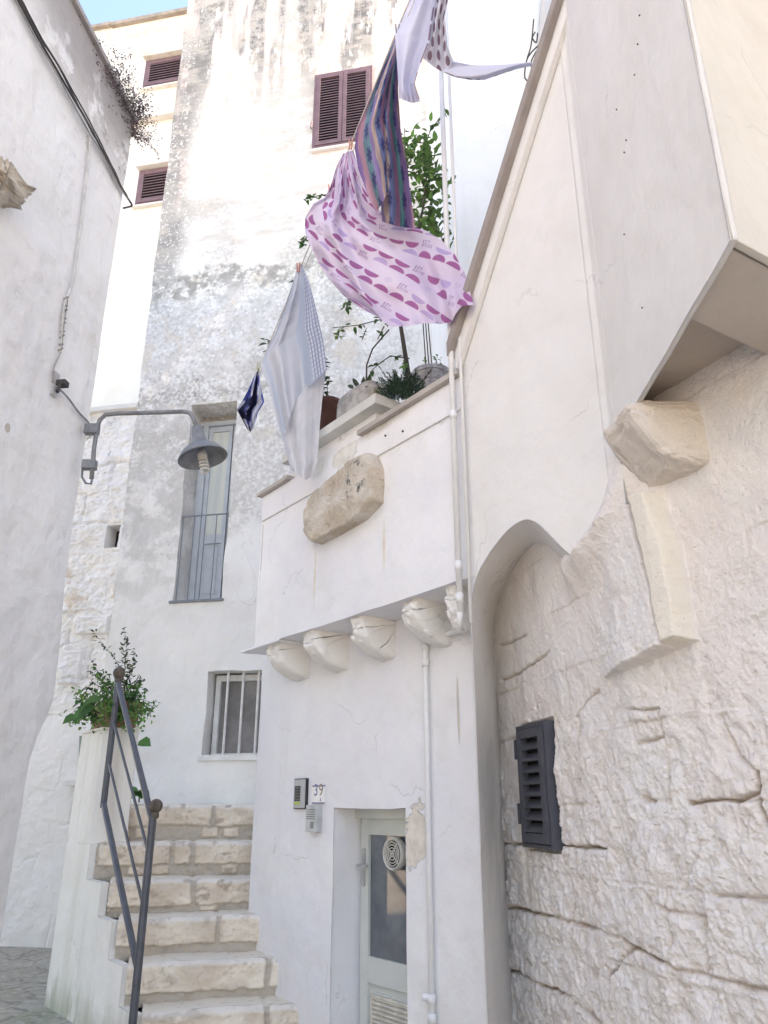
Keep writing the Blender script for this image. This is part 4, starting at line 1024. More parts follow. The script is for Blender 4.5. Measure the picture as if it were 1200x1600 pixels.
m = MB(); m.box(FL, t0, t1, z0, z1, .04, .0); m.build('housing', M_icg, ic)
m = MB()
for k in range(5): zz = z1 - .025 - k * .013; m.box(FL, t0 + .02, t1 - .008, zz - .003, zz, .0412, .0402)
m.build('speaker_slots', M_blk, ic)
m = MB()
for i in range(3):
    for j in range(3): m.box(FL, t0 + .035 + i * .012, t0 + .045 + i * .012, z0 + .02 + j * .013, z0 + .03 + j * .013, .043, .0402)
m.build('keypad', simple('keypad_grey', (.22, .22, .24), .5), ic)
tile = thing('number_tile', 'white ceramic house number tile 39 with blue bands', 'sign', tuple(FL.pt(*FL.px(499, 1240))))
t0, z0 = FL.px(509, 1256); t1, z1 = FL.px(490, 1227)
m = MB(); m.box(FL, t0, t1, z0, z1, .008, .0); m.build('tile', simple('white_ceramic', (.72, .72, .76), .3, bevel=.002), tile)
M_ink = simple('blue_glaze', (.07, .08, .28), .3)
m = MB(); m.box(FL, t0 + .001, t1 - .001, z1 - .010, z1 - .001, .0095, .0082); m.build('band', M_ink, tile); m = MB(); m.box(FL, t0 + .001, t1 - .001, z0 + .001, z0 + .009, .0095, .0082); m.build('band', M_ink, tile)
def text(body, fr, tc, zc, size, off, mat, par, name, flipx=True):
    cu = bpy.data.curves.new(name, 'FONT'); cu.body = body; cu.size = size; cu.align_x = 'CENTER'; cu.align_y = 'CENTER'; cu.extrude = .0006
    tmp = bpy.data.objects.new('tmp', cu); C.objects.link(tmp); bpy.context.view_layer.update()
    me = bpy.data.meshes.new_from_object(tmp); bpy.data.objects.remove(tmp)
    m = MB(); m.v = [tuple(fr.pt(tc + (-p.co.x if flipx else p.co.x), zc + p.co.y, off + p.co.z)) for p in me.vertices]; m.c = [(1, 1, 1)] * len(m.v)
    m.f = [tuple(p.vertices) for p in me.polygons]; return m.build(name, mat, par)
text('3', FL, t0 + (t1 - t0) * .70, z0 + .078, .098, .0092, M_ink, tile, 'digit'); text('9', FL, t0 + (t1 - t0) * .30, z0 + .078, .098, .0092, simple('brown_glaze', (.22, .14, .12), .3), tile, 'digit')
text('a', FL, t0 + (t1 - t0) * .32, z0 + .028, .04, .0092, M_ink, tile, 'digit')

# ------------------------------------------------------------------ leaves
M_leaf = vcol('leaf_green', .55, trans=.25)
def leaf(mb, p, d, up, L, w, col):
    d = Vector(d).normalized(); side = d.cross(Vector(up)); side = side.normalized() if side.length > 1e-4 else d.orthogonal().normalized(); n = side.cross(d)
    p = Vector(p); dr = n * (-.18 * L)
    pts = [p, p + d * L * .3 + side * w * .5 + n * .12 * w, p + d * L * .65 + side * w * .42 + dr * .3 + n * .12 * w, p + d * L + dr, p + d * L * .65 - side * w * .42 + dr * .3 + n * .12 * w, p + d * L * .3 - side * w * .5 + n * .12 * w, p + d * L * .45 + dr * .15 - n * .08 * w]
    b = mb.vs(pts, col)
    for i in range(6): mb.f.append((b + i, b + (i + 1) % 6, b + 6))
rv = lambda s=1: Vector((random.gauss(0, s), random.gauss(0, s), random.gauss(0, s)))
def gcol(base, v=.35):
    base = tuple(c * 1.45 for c in base)
    k = 1 + random.uniform(-v, v); return tuple(max(0, c * k * (1 + random.uniform(-.12, .12))) for c in base)
def bunch(mb, c, rad, n, L, base, squash=1., up=(0, 0, 1)):
    for _ in range(n):
        p = Vector(c) + Vector((random.gauss(0, rad[0]), random.gauss(0, rad[1]), random.gauss(0, rad[2])))
        leaf(mb, p, rv() + Vector((0, -.3, -.2)), rv(.5) + Vector(up), L * random.uniform(.6, 1.25), L * .5 * random.uniform(.7, 1.2), gcol(base))
def twig(mb, p, d, L, r, n=8, wig=.2):
    pts = [Vector(p)]; d = Vector(d).normalized()
    for k in range(n): d = (d + rv(wig * .4)).normalized(); pts.append(pts[-1] + d * L / n)
    mb.tube(pts, [r * (1 - .7 * i / n) for i in range(n + 1)], 5, col=(.12, .09, .06)); return pts

M_stem = simple('dark_stem', (.09, .07, .055), .9)
# planter on the pier
tc = thing('terracotta_planter', 'brown terracotta box planter on top of the pier', 'planter', (-2.1, 6.2, pn + .02))
cen = (pf + pll + pbk + prr) / 4
b = [v3(cen + (p - cen) * .86, 0) for p in (pf, pll, pbk, prr)]; b2 = [v3(cen + (p - cen) * 1.0, 0) for p in (pf, pll, pbk, prr)]
m = MB(); m.hexa([v3(p, pn + .021) for p in b], [v3(p, pn + .2) for p in b2]); m.build('pot', simple('terracotta', (.30, .15, .10), .85, bevel=.004), tc)
m = MB(); m.hexa([v3(cen + (p - cen) * 1.06, pn + .17) for p in b2], [v3(cen + (p - cen) * 1.06, pn + .215) for p in b2]); m.build('rim', bpy.data.materials['terracotta'], tc)
pc = thing('potted_shrub', 'bushy green potted shrub with wispy upright twigs on the stair pier', 'plant', (cen.x, cen.y, pn + .2))
m = MB(); st2 = MB()
for _ in range(46):
    p = q_c = at(random.gauss(180, 26), random.gauss(1105, 17), random.uniform(5.95, 6.35))
    bunch(m, p, (.035, .05, .03), 26, .042, random.choice([(.05, .12, .035), (.03, .085, .03), (.08, .17, .05)]))
for _ in range(14):
    p = at(random.uniform(150, 225), random.uniform(1095, 1135), 5.93); bunch(m, p, (.03, .03, .025), 22, .035, (.10, .20, .06))
twl = [((186, 1085), (158, 980)), ((186, 1080), (212, 978)), ((190, 1080), (205, 1010)), ((182, 1085), (150, 1040)), ((192, 1085), (208, 1040)), ((190, 1085), (222, 1062)), ((180, 1085), (165, 1020)), ((188, 1080), (178, 1015)), ((184, 1090), (146, 1063)), ((178, 1095), (133, 1078)), ((192, 1095), (218, 1092))]
for a, bq in twl:
    p = at(a[0], a[1], 6.15); e = at(bq[0], bq[1], 6.15 + random.uniform(-.1, .1)); pts = twig(st2, p, e - p, (e - p).length, .003, 14, .35)
    for i, x in enumerate(pts[2:]):
        for s in (-1, 1, random.choice((-1, 1))):
            leaf(m, x + rv(.006), Vector((s * .6 + random.gauss(0, .5), random.gauss(-.2, .6), random.gauss(.1, .5))), rv(.4) + Vector((0, 0, 1)), random.uniform(.02, .05), .017, gcol((.045, .065, .035)))
for (u, v, L, w, du, dv) in ((150, 1098, .16, .12, -30, 20), (138, 1108, .14, .11, -25, 18), (122, 1118, .12, .09, -20, 8), (222, 1108, .11, .045, 20, 2), (217, 1158, .11, .10, 22, 6), (160, 1090, .13, .1, -20, 5)):
    p = at(u, v, 5.95); leaf(m, p, at(u + du, v + dv, 5.9) - p, (0, -.7, .6), L, w, gcol((.05, .12, .04), .2))
m.build('foliage', M_leaf, pc, col=True); st2.build('stem', M_stem, pc)
lp = thing('seedling', 'small broad-leaved green plant on the landing behind the handrail', 'plant', tuple(at(218, 1252, 6.6)))
m = MB(); st2 = MB(); st2.tube([at(217, 1254, 6.5), at(219, 1235, 6.5)], .006, 5); st2.build('stem', M_stem, lp)
for a in range(7): leaf(m, at(218, 1238, 6.5), (math.cos(a), -.5, .4 * math.sin(a * 2)), (0, -.5, 1), .10, .08, gcol((.05, .13, .05)))
m.build('foliage', M_leaf, lp, col=True)

# ------------------------------------------------------------------ terrace pots
def opt(u, v, off): t, z = FO.px(u, v, off); return FO.pt(t, z, off)
bk = thing('zinc_bucket', 'weathered zinc bucket planter on the terrace parapet nearest the downpipe', 'bucket', tuple(opt(673, 600, -.42)))
c = opt(674, 585, -.42); zb3 = oz1 - .05; rt = .125
zt3 = opt(674, 584, -.42).z
g_ = G('weathered_zinc'); cc = g_.mix(g_.ss(g_.noise(14, 6, .7), .4, .6), (.60, .59, .57), (.34, .34, .34)); M_zinc = g_.fin(cc, .65, g_.bump(g_.noise(20, 4), .003), .25)
m = MB(); m.lathe([(0, zb3), (rt * .70, zb3), (rt * .86, zt3 - .09), (rt * .90, zt3 - .088), (rt * .90, zt3 - .08), (rt * .88, zt3 - .078), (rt * .96, zt3 - .03), (rt * 1.04, zt3 - .028), (rt * 1.04, zt3), (rt * .97, zt3), (rt * .93, zt3 - .04), (0, zt3 - .04)], (c.x, c.y, 0), n=40); m.build('body', M_zinc, bk)
for s in (-1, 1):
    m = MB(); m.tube([v3(c, zt3 - .02) + Vector((s * rt, 0, 0)) + Vector((s * .02 * math.sin(a), .0, .02 * math.cos(a))) for a in [math.pi * k / 8 for k in range(9)]], .004, 6); m.build('handle', M_zinc, bk)
bpz = thing('bucket_plant', 'thin-stemmed seedlings growing in the zinc bucket', 'plant', (c.x, c.y, zt3 - .04))
m = MB(); st2 = MB()
for k in range(5):
    pts = twig(st2, v3(c, zt3 - .04) + rv(.03), (random.uniform(-.3, .3), 0, 1), random.uniform(.08, .2), .003)
    for x in pts[3:]: leaf(m, x, rv(), (0, 0, 1), .03, .015, gcol((.08, .17, .05)))
for k in range(3): st2.tube([v3(c, zt3 - .04) + Vector((-.03 + .02 * k, 0, 0)), at(661 + k * 4, 505, c.y)], .004, 5)
m.build('foliage', M_leaf, bpz, col=True); st2.build('stem', M_stem, bpz)
tr = thing('stone_trough', 'rounded grey stone trough on the pale slab of the terrace parapet', 'planter', tuple(opt(565, 625, -.2)))
ta = FO.px(600, 610, -.17)[0]; tb = FO.px(545, 630, -.17)[0]; zt4 = opt(565, 617, -.17).z
g_ = G('grey_trough_stone'); cc = g_.mix(g_.ss(g_.noise(9, 6, .7), .42, .58), (.50, .48, .46), (.33, .32, .31)); cc = g_.mix(g_.mul(g_.ss(g_.noise(5, 4), .6, .68), .8), cc, (.2, .3, .1)); M_tr = g_.fin(cc, .95, g_.bump(g_.noise(25, 6, .7), .012), spec=.1)
zb4 = oz1 + .166
Pb = rough_box(FO.pt((ta + tb) / 2, (zt4 + zb4) / 2, -.17), FO.d, FO.n, (0, 0, 1), ((tb - ta) / 2, .13, (zt4 - zb4) / 2), .06, 3, 40, 5.)
m = MB(); m.grid(Pb); m.build('trough', M_tr, tr, smooth=True)
ag = thing('succulent', 'dark pointed succulent leaves in the grey stone trough', 'plant', tuple(FO.pt((ta + tb) / 2, zt4 - .01, -.17)))
m = MB()
for (u, v, du, dv, L) in ((560, 603, -10, -17, .11), (575, 603, 3, -17, .11), (580, 604, 12, -10, .08), (552, 604, -12, -8, .07), (568, 603, 0, -12, .08), (583, 604, 8, -12, .07)):
    p = opt(u, v + 4, -.15); leaf(m, p, opt(u + du, v + dv, -.12) - p, (0, -1, .2), L, .035, gcol((.05, .07, .04)))
m.build('leaves', M_leaf, ag, col=True)
rm = thing('rosemary', 'dark green rosemary bush between the stone trough and the zinc bucket', 'plant', tuple(opt(625, 620, -.1)))
m = MB()
for _ in range(120):
    u0 = random.gauss(626, 13); v0 = random.uniform(598, 628); p = opt(u0, v0, random.uniform(-.25, -.02)); d = Vector((random.gauss((u0 - 622) * .015, .3), random.gauss(0, .3), random.uniform(.2, 1))).normalized()
    for k in range(16):
        x = p + d * (k * .006)
        for s in range(3): leaf(m, x, d * .8 + rv(.5), rv(), .018, .0045, gcol((.028, .055, .035)))
m.build('foliage', M_leaf, rm, col=True)
po = thing('terracotta_pot', 'dark red terracotta pot half hidden behind the pale towel', 'pot', tuple(opt(518, 650, -.3)))
c = opt(512, 650, -.17); ztp = opt(515, 627, -.17).z; m = MB()
m.lathe([(0, oz1 + .166), (.075, oz1 + .166), (.09, ztp - .035), (.1, ztp - .035), (.1, ztp), (.085, ztp), (.08, ztp - .02), (0, ztp - .02)], (c.x, c.y, 0), n=28); m.build('body', simple('dark_terracotta', (.13, .055, .045), .7), po, smooth=True)
ppl = thing('potted_laurel', 'leafy stems rising from the terracotta pot on both sides of the towel', 'plant', (c.x, c.y, ztp - .02))
m = MB(); st2 = MB()
for (u0, v0, u1, v1) in ((512, 627, 514, 560), (505, 627, 508, 590), (440, 600, 412, 482), (445, 600, 430, 478)):
    p = at(u0, v0, c.y); e = at(u1, v1, c.y + (.0 if u0 > 500 else .4)); pts = twig(st2, p, e - p, (e - p).length, .003, 9, .25)
    for i, x in enumerate(pts[3:]):
        for s in (-1, 1): leaf(m, x + rv(.006), Vector((s + random.gauss(0, .5), random.uniform(-.7, .3), random.uniform(-.5, .5))), (0, 0, 1), random.uniform(.04, .08), .026, gcol((.05, .085, .05)))
m.build('foliage', M_leaf, ppl, col=True); st2.build('stem', M_stem, ppl)
# climbing tree behind the laundry
ct_ = thing('citrus_tree', 'leafy green tree behind the laundry, climbing beside the upper house corner', 'tree', tuple(at(642, 600, 4.75)))
m = MB(); st2 = MB(); YT = 4.7
st2.tube([at(643, 620, YT), at(634, 560, YT), at(626, 510, YT), at(640, 430, YT), at(660, 330, YT), at(672, 230, YT)], [.018, .017, .015, .012, .009, .004], 7)
st2.tube([at(572, 610, YT), at(573, 570, YT), at(582, 545, YT), at(608, 515, YT)], .006, 6)
def branch(pp, r=.005):
    P = [at(u, v, YT + y) for u, v, y in pp]; st2.tube(P, [r * (1 - .6 * i / len(P)) for i in range(len(P))], 5); return P
def spray(pp, nl, L=.055, base=(.045, .10, .03)):
    P = branch(pp)
    for i in range(len(P) - 1):
        for k in range(nl):
            x = P[i].lerp(P[i + 1], random.random()); leaf(m, x + rv(.01), Vector((random.gauss(0, 1), random.gauss(-.2, .6), random.gauss(-.4, .6))), rv(.4) + Vector((0, -.3, 1)), L * random.uniform(.7, 1.2), L * .5, gcol(base))
for _ in range(30):
    u0 = random.gauss(664, 17); v0 = random.uniform(205, 375)
    u0 = min(max(u0, 634), 692); x = at(u0, v0, YT + random.uniform(-.2, .25)); bunch(m, x, (.045, .08, .055), 15, .078, random.choice([(.06, .12, .035), (.085, .17, .045), (.045, .09, .03)]))
spray([(660, 240, 0), (672, 205, 0), (690, 180, -.05), (697, 172, 0)], 9)
spray([(640, 300, 0), (634, 240, 0), (632, 200, 0)], 9); spray([(670, 350, 0), (690, 370, 0), (695, 395, 0)], 8)
spray([(640, 330, .1), (560, 300, .1), (500, 305, .1), (474, 312, .1)], 12); spray([(500, 350, .1), (478, 372, .1), (468, 385, .1)], 12)
spray([(640, 480, 0), (600, 498, 0), (560, 508, 0), (520, 512, 0)], 5); spray([(545, 470, .1), (540, 485, .1)], 12); spray([(530, 515, 0), (527, 530, 0)], 10, .045, (.08, .16, .04))
spray([(640, 560, 0), (610, 556, 0), (590, 570, 0), (578, 582, 0)], 3); spray([(600, 510, 0), (590, 530, 0)], 8, .045); spray([(632, 560, -.05), (630, 580, -.05)], 8, .05, (.09, .18, .05)); spray([(570, 520, 0), (566, 530, 0)], 5, .04)
m.build('crown', M_leaf, ct_, col=True); st2.build('trunk', M_stem, ct_)

# dry bush on the left roof edge
db = thing('dry_bush', 'dark dried-out bush overhanging the roof edge of the left house', 'bush', tuple(at(175, 140, 5.7)))
m = MB(); st2 = MB()
for _ in range(80):
    f = random.random() ** 1.3; base = Vector(FLB.pt(-.05 + 1.0 * f - .05, ztop - .05, -.1))
    d = Vector((random.uniform(.15, 1.0), random.uniform(.0, .5), random.uniform(-.5, .9)))
    L = random.uniform(.12, .42) * (1 - .35 * f); pts = twig(st2, base, d, L, .0035, 8, .5)
    for x in pts[1:]:
        for _k in range(3): leaf(m, x + rv(.018), rv(), rv(), .020, .012, gcol((.10, .075, .085), .4))
for _ in range(110): x = FLB.pt(abs(random.gauss(.22, .25)), ztop + random.gauss(.0, .10), random.uniform(-.05, .16)); bunch(m, x, (.035, .04, .035), 14, .022, (.075, .06, .07))
m.build('twigs', M_stem, db) if False else m.build('foliage', vcol('dry_leaf', .9), db, col=True); st2.build('twig', M_stem, db)

# ------------------------------------------------------------------ laundry
R0_ = Vector((at(640, 0, 3.0))); R1_ = at(396, 598, 5.25)
def rope(v):
    lo, hi = -.6, 1.4
    for _ in range(50):
        k = (lo + hi) / 2; p = R0_.lerp(R1_, k) - Vector((0, 0, EYE)); a = p.z / p.y
        r_ = ray(0, v); 
        if a > r_.z / r_.y: lo = k
        else: hi = k
    return R0_.lerp(R1_, k)
M_rope = simple('rope', (.62, .58, .55), .8)
RE_ = at(374, 652, 7.72); m = MB(); m.tube([R0_.lerp(R1_, -.5), R0_, R0_.lerp(R1_, .5), R1_, RE_], .004, 6); m.tube([R0_.lerp(R1_, -.5) + Vector((.03, 0, .03)), R0_.lerp(R1_, .5) + Vector((.03, 0, -.015)), R1_ + Vector((.015, 0, -.01)), RE_], .0025, 5)
tag(m.build('clothesline', M_rope), 'thin double clothesline stretched across the alley above the terrace', 'clothesline')
def patch(m, top, right, bottom, left, Y, dep, colf, n=120, k=120):
    """Coons patch; top/bottom run left->right, left/right run top->bottom (pixels). dep(u,v)->metres nearer(-)"""
    U, V = np.meshgrid(np.linspace(0, 1, n), np.linspace(0, 1, k))
    tx, ty = polyat(top, U); bx, by = polyat(bottom, U); lx, ly = polyat(left, V); rx, ry = polyat(right, V)
    c00, c10, c01, c11 = top[0], top[-1], bottom[0], bottom[-1]
    f = lambda t, b, l, r, i: (1 - V) * t + V * b + (1 - U) * l + U * r - ((1 - U) * (1 - V) * c00[i] + U * (1 - V) * c10[i] + (1 - U) * V * c01[i] + U * V * c11[i])
    X = f(tx, bx, lx, rx, 0); Yp = f(ty, by, ly, ry, 1)
    a = (800 - Yp) / F; dy = CT - a * ST; dz = ST + a * CT; dx = (X - 600) / F
    D = Y + dep(U, V)
    P = np.dstack([dx / dy * D, D, EYE + dz / dy * D]); m.grid(P, colf(U, V, X, Yp))
def lerpc(c1, c2, f): return np.array(c1) * (1 - f[..., None]) + np.array(c2) * f[..., None]
M_cloth = vcol('cotton', .9, bump=.0006, sc=260, trans=.28)
# tiny bitmap letters for the sheet's print
FONT = {'l': ["10", "10", "10", "10", "11"], 'e': ["111", "100", "110", "100", "111"], 't': ["111", "010", "010", "010", "010"], 'm': ["11011", "10101", "10101", "10101", "10101"], 'o': ["0110", "1001", "1001", "1001", "0110"], 'n': ["1110", "1001", "1001", "1001", "1001"]}
def bitmap(lines):
    rows = []
    for s in lines:
        for r in range(5): rows.append('0'.join(FONT[c][r] for c in s))
        rows.append('')
    w = max(map(len, rows)); return np.array([[float(ch == '1') for ch in r.ljust(w, '0')] for r in rows[:-1]])
BM = bitmap(['let', 'mom'])
def sheetcol(U, V, X, Yp):
    # print laid out on the cloth's own (u,v), tilted lattice
    a = U * 9.0 + .35 * np.sin(V * 3); b = V * 14.5
    p = a * .57 + b * .82; q = -a * .82 + b * .57
    i = np.floor(p).astype(int); j = np.floor(q).astype(int); fx = p - i - .5; fy = q - j - .5
    kind = np.where((i + 3 * j) % 6 == 0, 1, np.where((i + 2 * j) % 7 == 1, 3, 0))
    r = np.hypot(fx, fy); base = lerpc((.72, .62, .74), (.66, .55, .71), sstep(-.3, .3, fbm(U * 4, V * 4, 3)))
    mag = np.array((.38, .13, .31)); lil = np.array((.50, .38, .62)); ink = np.array((.33, .20, .38))
    half = (sstep(.47, .44, r) * sstep(-.02, .02, np.where(j % 2 == 0, fy, -fy)))
    c = base
    f = (half * (kind == 0))[..., None]; tint = np.where(((i * 3 + j * 5) % 7 < 2)[..., None], lil, mag)
    c = c * (1 - f) + tint * f
    by_ = ((fy + .26) / .52 * BM.shape[0]).astype(int); bx_ = ((fx + .30) / .60 * BM.shape[1]).astype(int)
    ok = (by_ >= 0) & (by_ < BM.shape[0]) & (bx_ >= 0) & (bx_ < BM.shape[1]) & (kind == 1)
    tx = (BM[np.clip(by_, 0, BM.shape[0] - 1), np.clip(bx_, 0, BM.shape[1] - 1)] * ok)[..., None] * .8
    c = c * (1 - tx) + ink * tx
    sp = (sstep(.25, .22, r) * (.5 + .5 * np.sign(np.sin(r * 50 + np.arctan2(fy, fx)))) * (kind == 3))[..., None] * .5
    return c * (1 - sp) + np.array((.42, .38, .55)) * sp
def hang(name, label, cat, v): 
    return tag(bpy.data.objects.new(name, None), label, cat)
pS = rope(238)
m = MB()
def dS(U, V):
    w = 1 - .6 * V
    return -.05 * V - .34 * U * V + 1.5 * (.055 * np.sin(U * 17 + 1.2 * V) * w * sstep(0, .25, V) * (1 - .75 * U) + .05 * np.sin(U * 5 + V * 4) * V + .02 * np.sin(U * 33 + 3 * V) * (1 - U) * sstep(0, .2, V) ) + .06 * np.sin(V * 3.1) * U + .03 * (1 - U) * np.sin(V * 21 + U * 5) * V + .012 * np.sin(U * 40 + V * 11) * V + .012 * np.sin(U * 13 - V * 26)
patch(m, [(536, 240), (552, 234)], [(552, 234), (560, 262), (567, 285), (580, 312), (598, 334), (640, 352), (665, 360), (690, 375), (711, 398), (728, 430), (740, 476)],
      [(560, 480), (588, 494), (610, 511), (640, 509), (662, 505), (690, 506), (706, 503), (712, 490), (722, 478), (740, 476)],
      [(536, 240), (525, 262), (517, 290), (508, 308), (490, 318), (477, 340), (476, 358), (484, 382), (497, 410), (515, 437), (535, 460), (560, 480)], pS.y, dS, sheetcol, 360, 360)
sheet = m.build('bed_sheet', M_cloth, smooth=True, col=True)
tag(sheet, 'billowing lilac bed sheet printed with magenta half circles on the clothesline', 'laundry', 'laundry on the clothesline')
# rolled hem lobe of the sheet
m = MB(); patch(m, [(700, 488), (713, 486)], [(713, 486), (714, 494), (708, 503)], [(694, 505), (708, 503)], [(700, 488), (693, 497), (694, 505)], pS.y - .02, lambda U, V: .02 * np.sin(U * 3 + V), lambda U, V, X, Y_: lerpc((.42, .30, .55), (.34, .22, .46), U), 14, 14)
o = m.build('hem', M_cloth, sheet, smooth=True, col=True)
# striped cloth
def stripes(U, V, X, Yp, sh=0.):
    s = U * 1.15 + sh + .05 * np.sin(V * 7) ; w = (s * 5.0) + 1.3 * fbm(U * 2.5, V * 4 + 3, 4)
    pal = np.array([(.52, .30, .38), (.16, .30, .36), (.30, .22, .42), (.66, .48, .42), (.20, .26, .48), (.42, .22, .36), (.10, .28, .30), (.28, .18, .40)])
    i = np.floor(w).astype(int) % 8; f = sstep(.75, 1., w - np.floor(w))[..., None]
    c = pal[i] * (1 - f) + pal[(i + 1) % 8] * f
    # dark leaf-like motifs
    a = s * 4 + .3 * fbm(U * 2, V * 4, 2); b = V * 7 + .5 * np.floor(a); r = np.hypot((a % 1) - .5, ((b % 1) - .5) * .9); th_ = np.arctan2((b % 1) - .5, (a % 1) - .5)
    mo = (sstep(.30, .24, r + .07 * np.sin(th_ * 7)) * (np.floor(a).astype(int) % 2 == 1))[..., None] * .85
    c = c * (1 - mo) + np.array((.07, .06, .20)) * mo
    return c * (.85 + .25 * fbm(U * 9, V * 9, 3)[..., None])
m = MB(); Y2 = rope(60).y + .25
patch(m, [(618, 62), (624, 60)], [(624, 60), (622, 140), (626, 200), (636, 262), (643, 312), (649, 358)], [(597, 346), (618, 353), (649, 358)], [(618, 62), (600, 130), (588, 180), (592, 235), (592, 290), (597, 346)], Y2 + .06,
      lambda U, V: .05 * np.sin(U * 9 + V * 2) * sstep(0, .3, V), lambda U, V, X, Yp: stripes(U, V, X, Yp, .5) * .75, 110, 220)
patch(m, [(617, 60), (623, 56)], [(623, 56), (614, 100), (603, 150), (598, 185), (606, 215), (611, 250), (612, 286)], [(588, 333), (600, 312), (612, 286)], [(617, 60), (602, 95), (586, 130), (574, 165), (558, 200), (554, 232), (560, 265), (575, 305), (588, 333)], Y2,
      lambda U, V: .05 * np.sin(U * 7 + V * 1.5) * sstep(0, .3, V), stripes, 130, 220)
tag(m.build('striped_cloth', M_cloth, smooth=True, col=True), 'folded teal and purple striped cloth hanging above the lilac sheet', 'laundry', 'laundry on the clothesline')
# pale towel
Y3 = rope(415).y
def towelcol(U, V, X, Yp):
    c = lerpc((.60, .61, .66), (.56, .58, .64), sstep(-.2, .2, fbm(U * 5, V * 5, 3)))
    bd = (sstep(.66, .68, U) * sstep(1., .98, U))[..., None]; c = c * (1 - bd * .8) + np.array((.40, .47, .58)) * bd * .8
    gx = (np.sin(U * 150) > .2) & (np.sin(V * 170) > .0) & (U > .80); c = np.where(gx[..., None], np.array((.66, .67, .72)), c)
    dk = (np.sin(U * 150) < -.5) & (U > .82); c = np.where(dk[..., None], np.array((.26, .30, .46)), c)
    st = (sstep(.05, .07, U) * sstep(.16, .14, U))[..., None] * .6; c = c * (1 - st) + np.array((.42, .49, .60)) * st
    sp = (sstep(.74, .8, vnoise(U * 9 + 2, V * 14)) * ((U > .2) & (U < .62)))[..., None] * .45
    return c * (1 - sp) + np.array((.40, .44, .56)) * sp
m = MB()
patch(m, [(443, 690), (457, 632), (480, 602), (510, 577)], [(510, 577), (505, 610), (500, 660), (496, 720), (487, 745)], [(456, 735), (478, 750), (487, 745)], [(443, 690), (449, 715), (456, 735)], Y3 + .04,
      lambda U, V: .035 * np.sin(U * 8) , lambda U, V, X, Yp: lerpc((.66, .66, .70), (.60, .61, .66), sstep(-.3, .3, fbm(U * 6, V * 8, 3))) * np.where(np.abs(((X - 490 + (Yp - 600) * .03) + 400) % 9 - 4.5) < .9, .93, 1.)[..., None], 100, 120)
patch(m, [(466, 415), (472, 412)], [(472, 412), (483, 440), (495, 488), (505, 532), (511, 578)], [(443, 692), (452, 655), (462, 625), (484, 603), (511, 578)], [(466, 415), (450, 465), (430, 520), (406, 570), (419, 602), (429, 642), (443, 692)], Y3,
      lambda U, V: .04 * np.sin(U * 11 + V) * sstep(0, .3, V) + .015 * np.sin(U * 24 + V * 5) * V, towelcol, 200, 220)
tag(m.build('towel', M_cloth, smooth=True, col=True), 'pale grey-blue towel hanging by one corner in front of the terrace', 'laundry', 'laundry on the clothesline')
# small blue and white cloth
def bluecol(U, V, X, Yp):
    n = fbm(U * 5 + 7, V * 5.5, 4) + .12; c = lerpc((.10, .13, .42), (.62, .63, .74), sstep(.0, .04, n)); d = sstep(.25, .3, fbm(U * 4 + 30, V * 4, 2)); return lerpc((0, 0, 0), (1, 1, 1), 1 - d) * c + np.array((.02, .02, .06)) * d[..., None]
m = MB(); Y4 = rope(575).y
patch(m, [(402, 576), (405, 575)], [(405, 575), (407, 600), (413, 628), (403, 645), (397, 668)], [(386, 670), (391, 675), (397, 668)], [(402, 576), (392, 600), (380, 624), (370, 640), (378, 655), (386, 670)], Y4, lambda U, V: (.05 * np.sin(U * 14) + .03 * np.sin(V * 16 + U * 6)) * sstep(0, .3, V), bluecol, 80, 90)
tag(m.build('blue_cloth', M_cloth, smooth=True, col=True), 'small crumpled blue and white cloth at the far end of the clothesline', 'laundry', 'laundry on the clothesline')
# white garment with leaf print
def whitecol(U, V, X, Yp): return lerpc((.66, .66, .78), (.60, .60, .74), sstep(-.3, .3, fbm(U * 4, V * 5, 4)))
def leafprint(U, V, X, Yp):
    c = lerpc((.64, .62, .68), (.56, .54, .60), sstep(-.2, .2, fbm(U * 5, V * 5, 3))); a = U * 3; b = V * 7 + .5 * np.floor(a)
    r = np.hypot(((a % 1) - .5) * 1.5, ((b % 1) - .5)); mo = sstep(.38, .32, r)[..., None]; return c * (1 - mo) + np.array((.20, .12, .16)) * mo
def edgep(U, V, X, Yp):
    c = whitecol(U, V, X, Yp); e = (sstep(.93, .97, U) * (vnoise(U * 3, V * 30) > .35))[..., None]; e2 = (sstep(.9, .97, V) * (vnoise(U * 12, V * 3) > .4))[..., None] * .6
    c = c * (1 - e) + np.array((.2, .13, .18)) * e; return c * (1 - e2) + np.array((.35, .3, .38)) * e2
Y5 = rope(20).y
m = MB()
patch(m, [(645, -60), (695, -60)], [(695, -60), (680, 0), (671, 65), (660, 92), (655, 106), (648, 130), (651, 141), (657, 158)], [(624, 154), (644, 161), (657, 158)], [(645, -60), (640, 0), (632, 17), (617, 50), (620, 93), (624, 154)], Y5, lambda U, V: .04 * np.sin(U * 8 + V * 3), edgep, 120, 160)
patch(m, [(680, -60), (712, -60)], [(712, -60), (701, 0), (695, 26), (699, 72), (710, 99)], [(661, 91), (678, 105), (694, 114), (710, 99)], [(680, -60), (680, 0), (671, 65), (661, 91)], Y5 + .05, lambda U, V: .03 * np.sin(U * 9 + V * 4), leafprint, 100, 160)
patch(m, [(708, 96), (740, 102), (790, 101), (815, 98), (831, 97)], [(831, 97), (832, 103)], [(690, 112), (712, 121), (735, 125), (757, 125), (780, 117), (810, 107), (832, 103)], [(708, 96), (690, 112)], Y5 + .03, lambda U, V: .03 * np.sin(V * 5 + U * 4) - .02 * U, lambda U, V, X, Yp: lerpc((.66, .66, .77), (.55, .55, .63), V * .6) * np.where((V > .9) & (vnoise(U * 20, V) > .55), .45, 1.)[..., None], 140, 50)
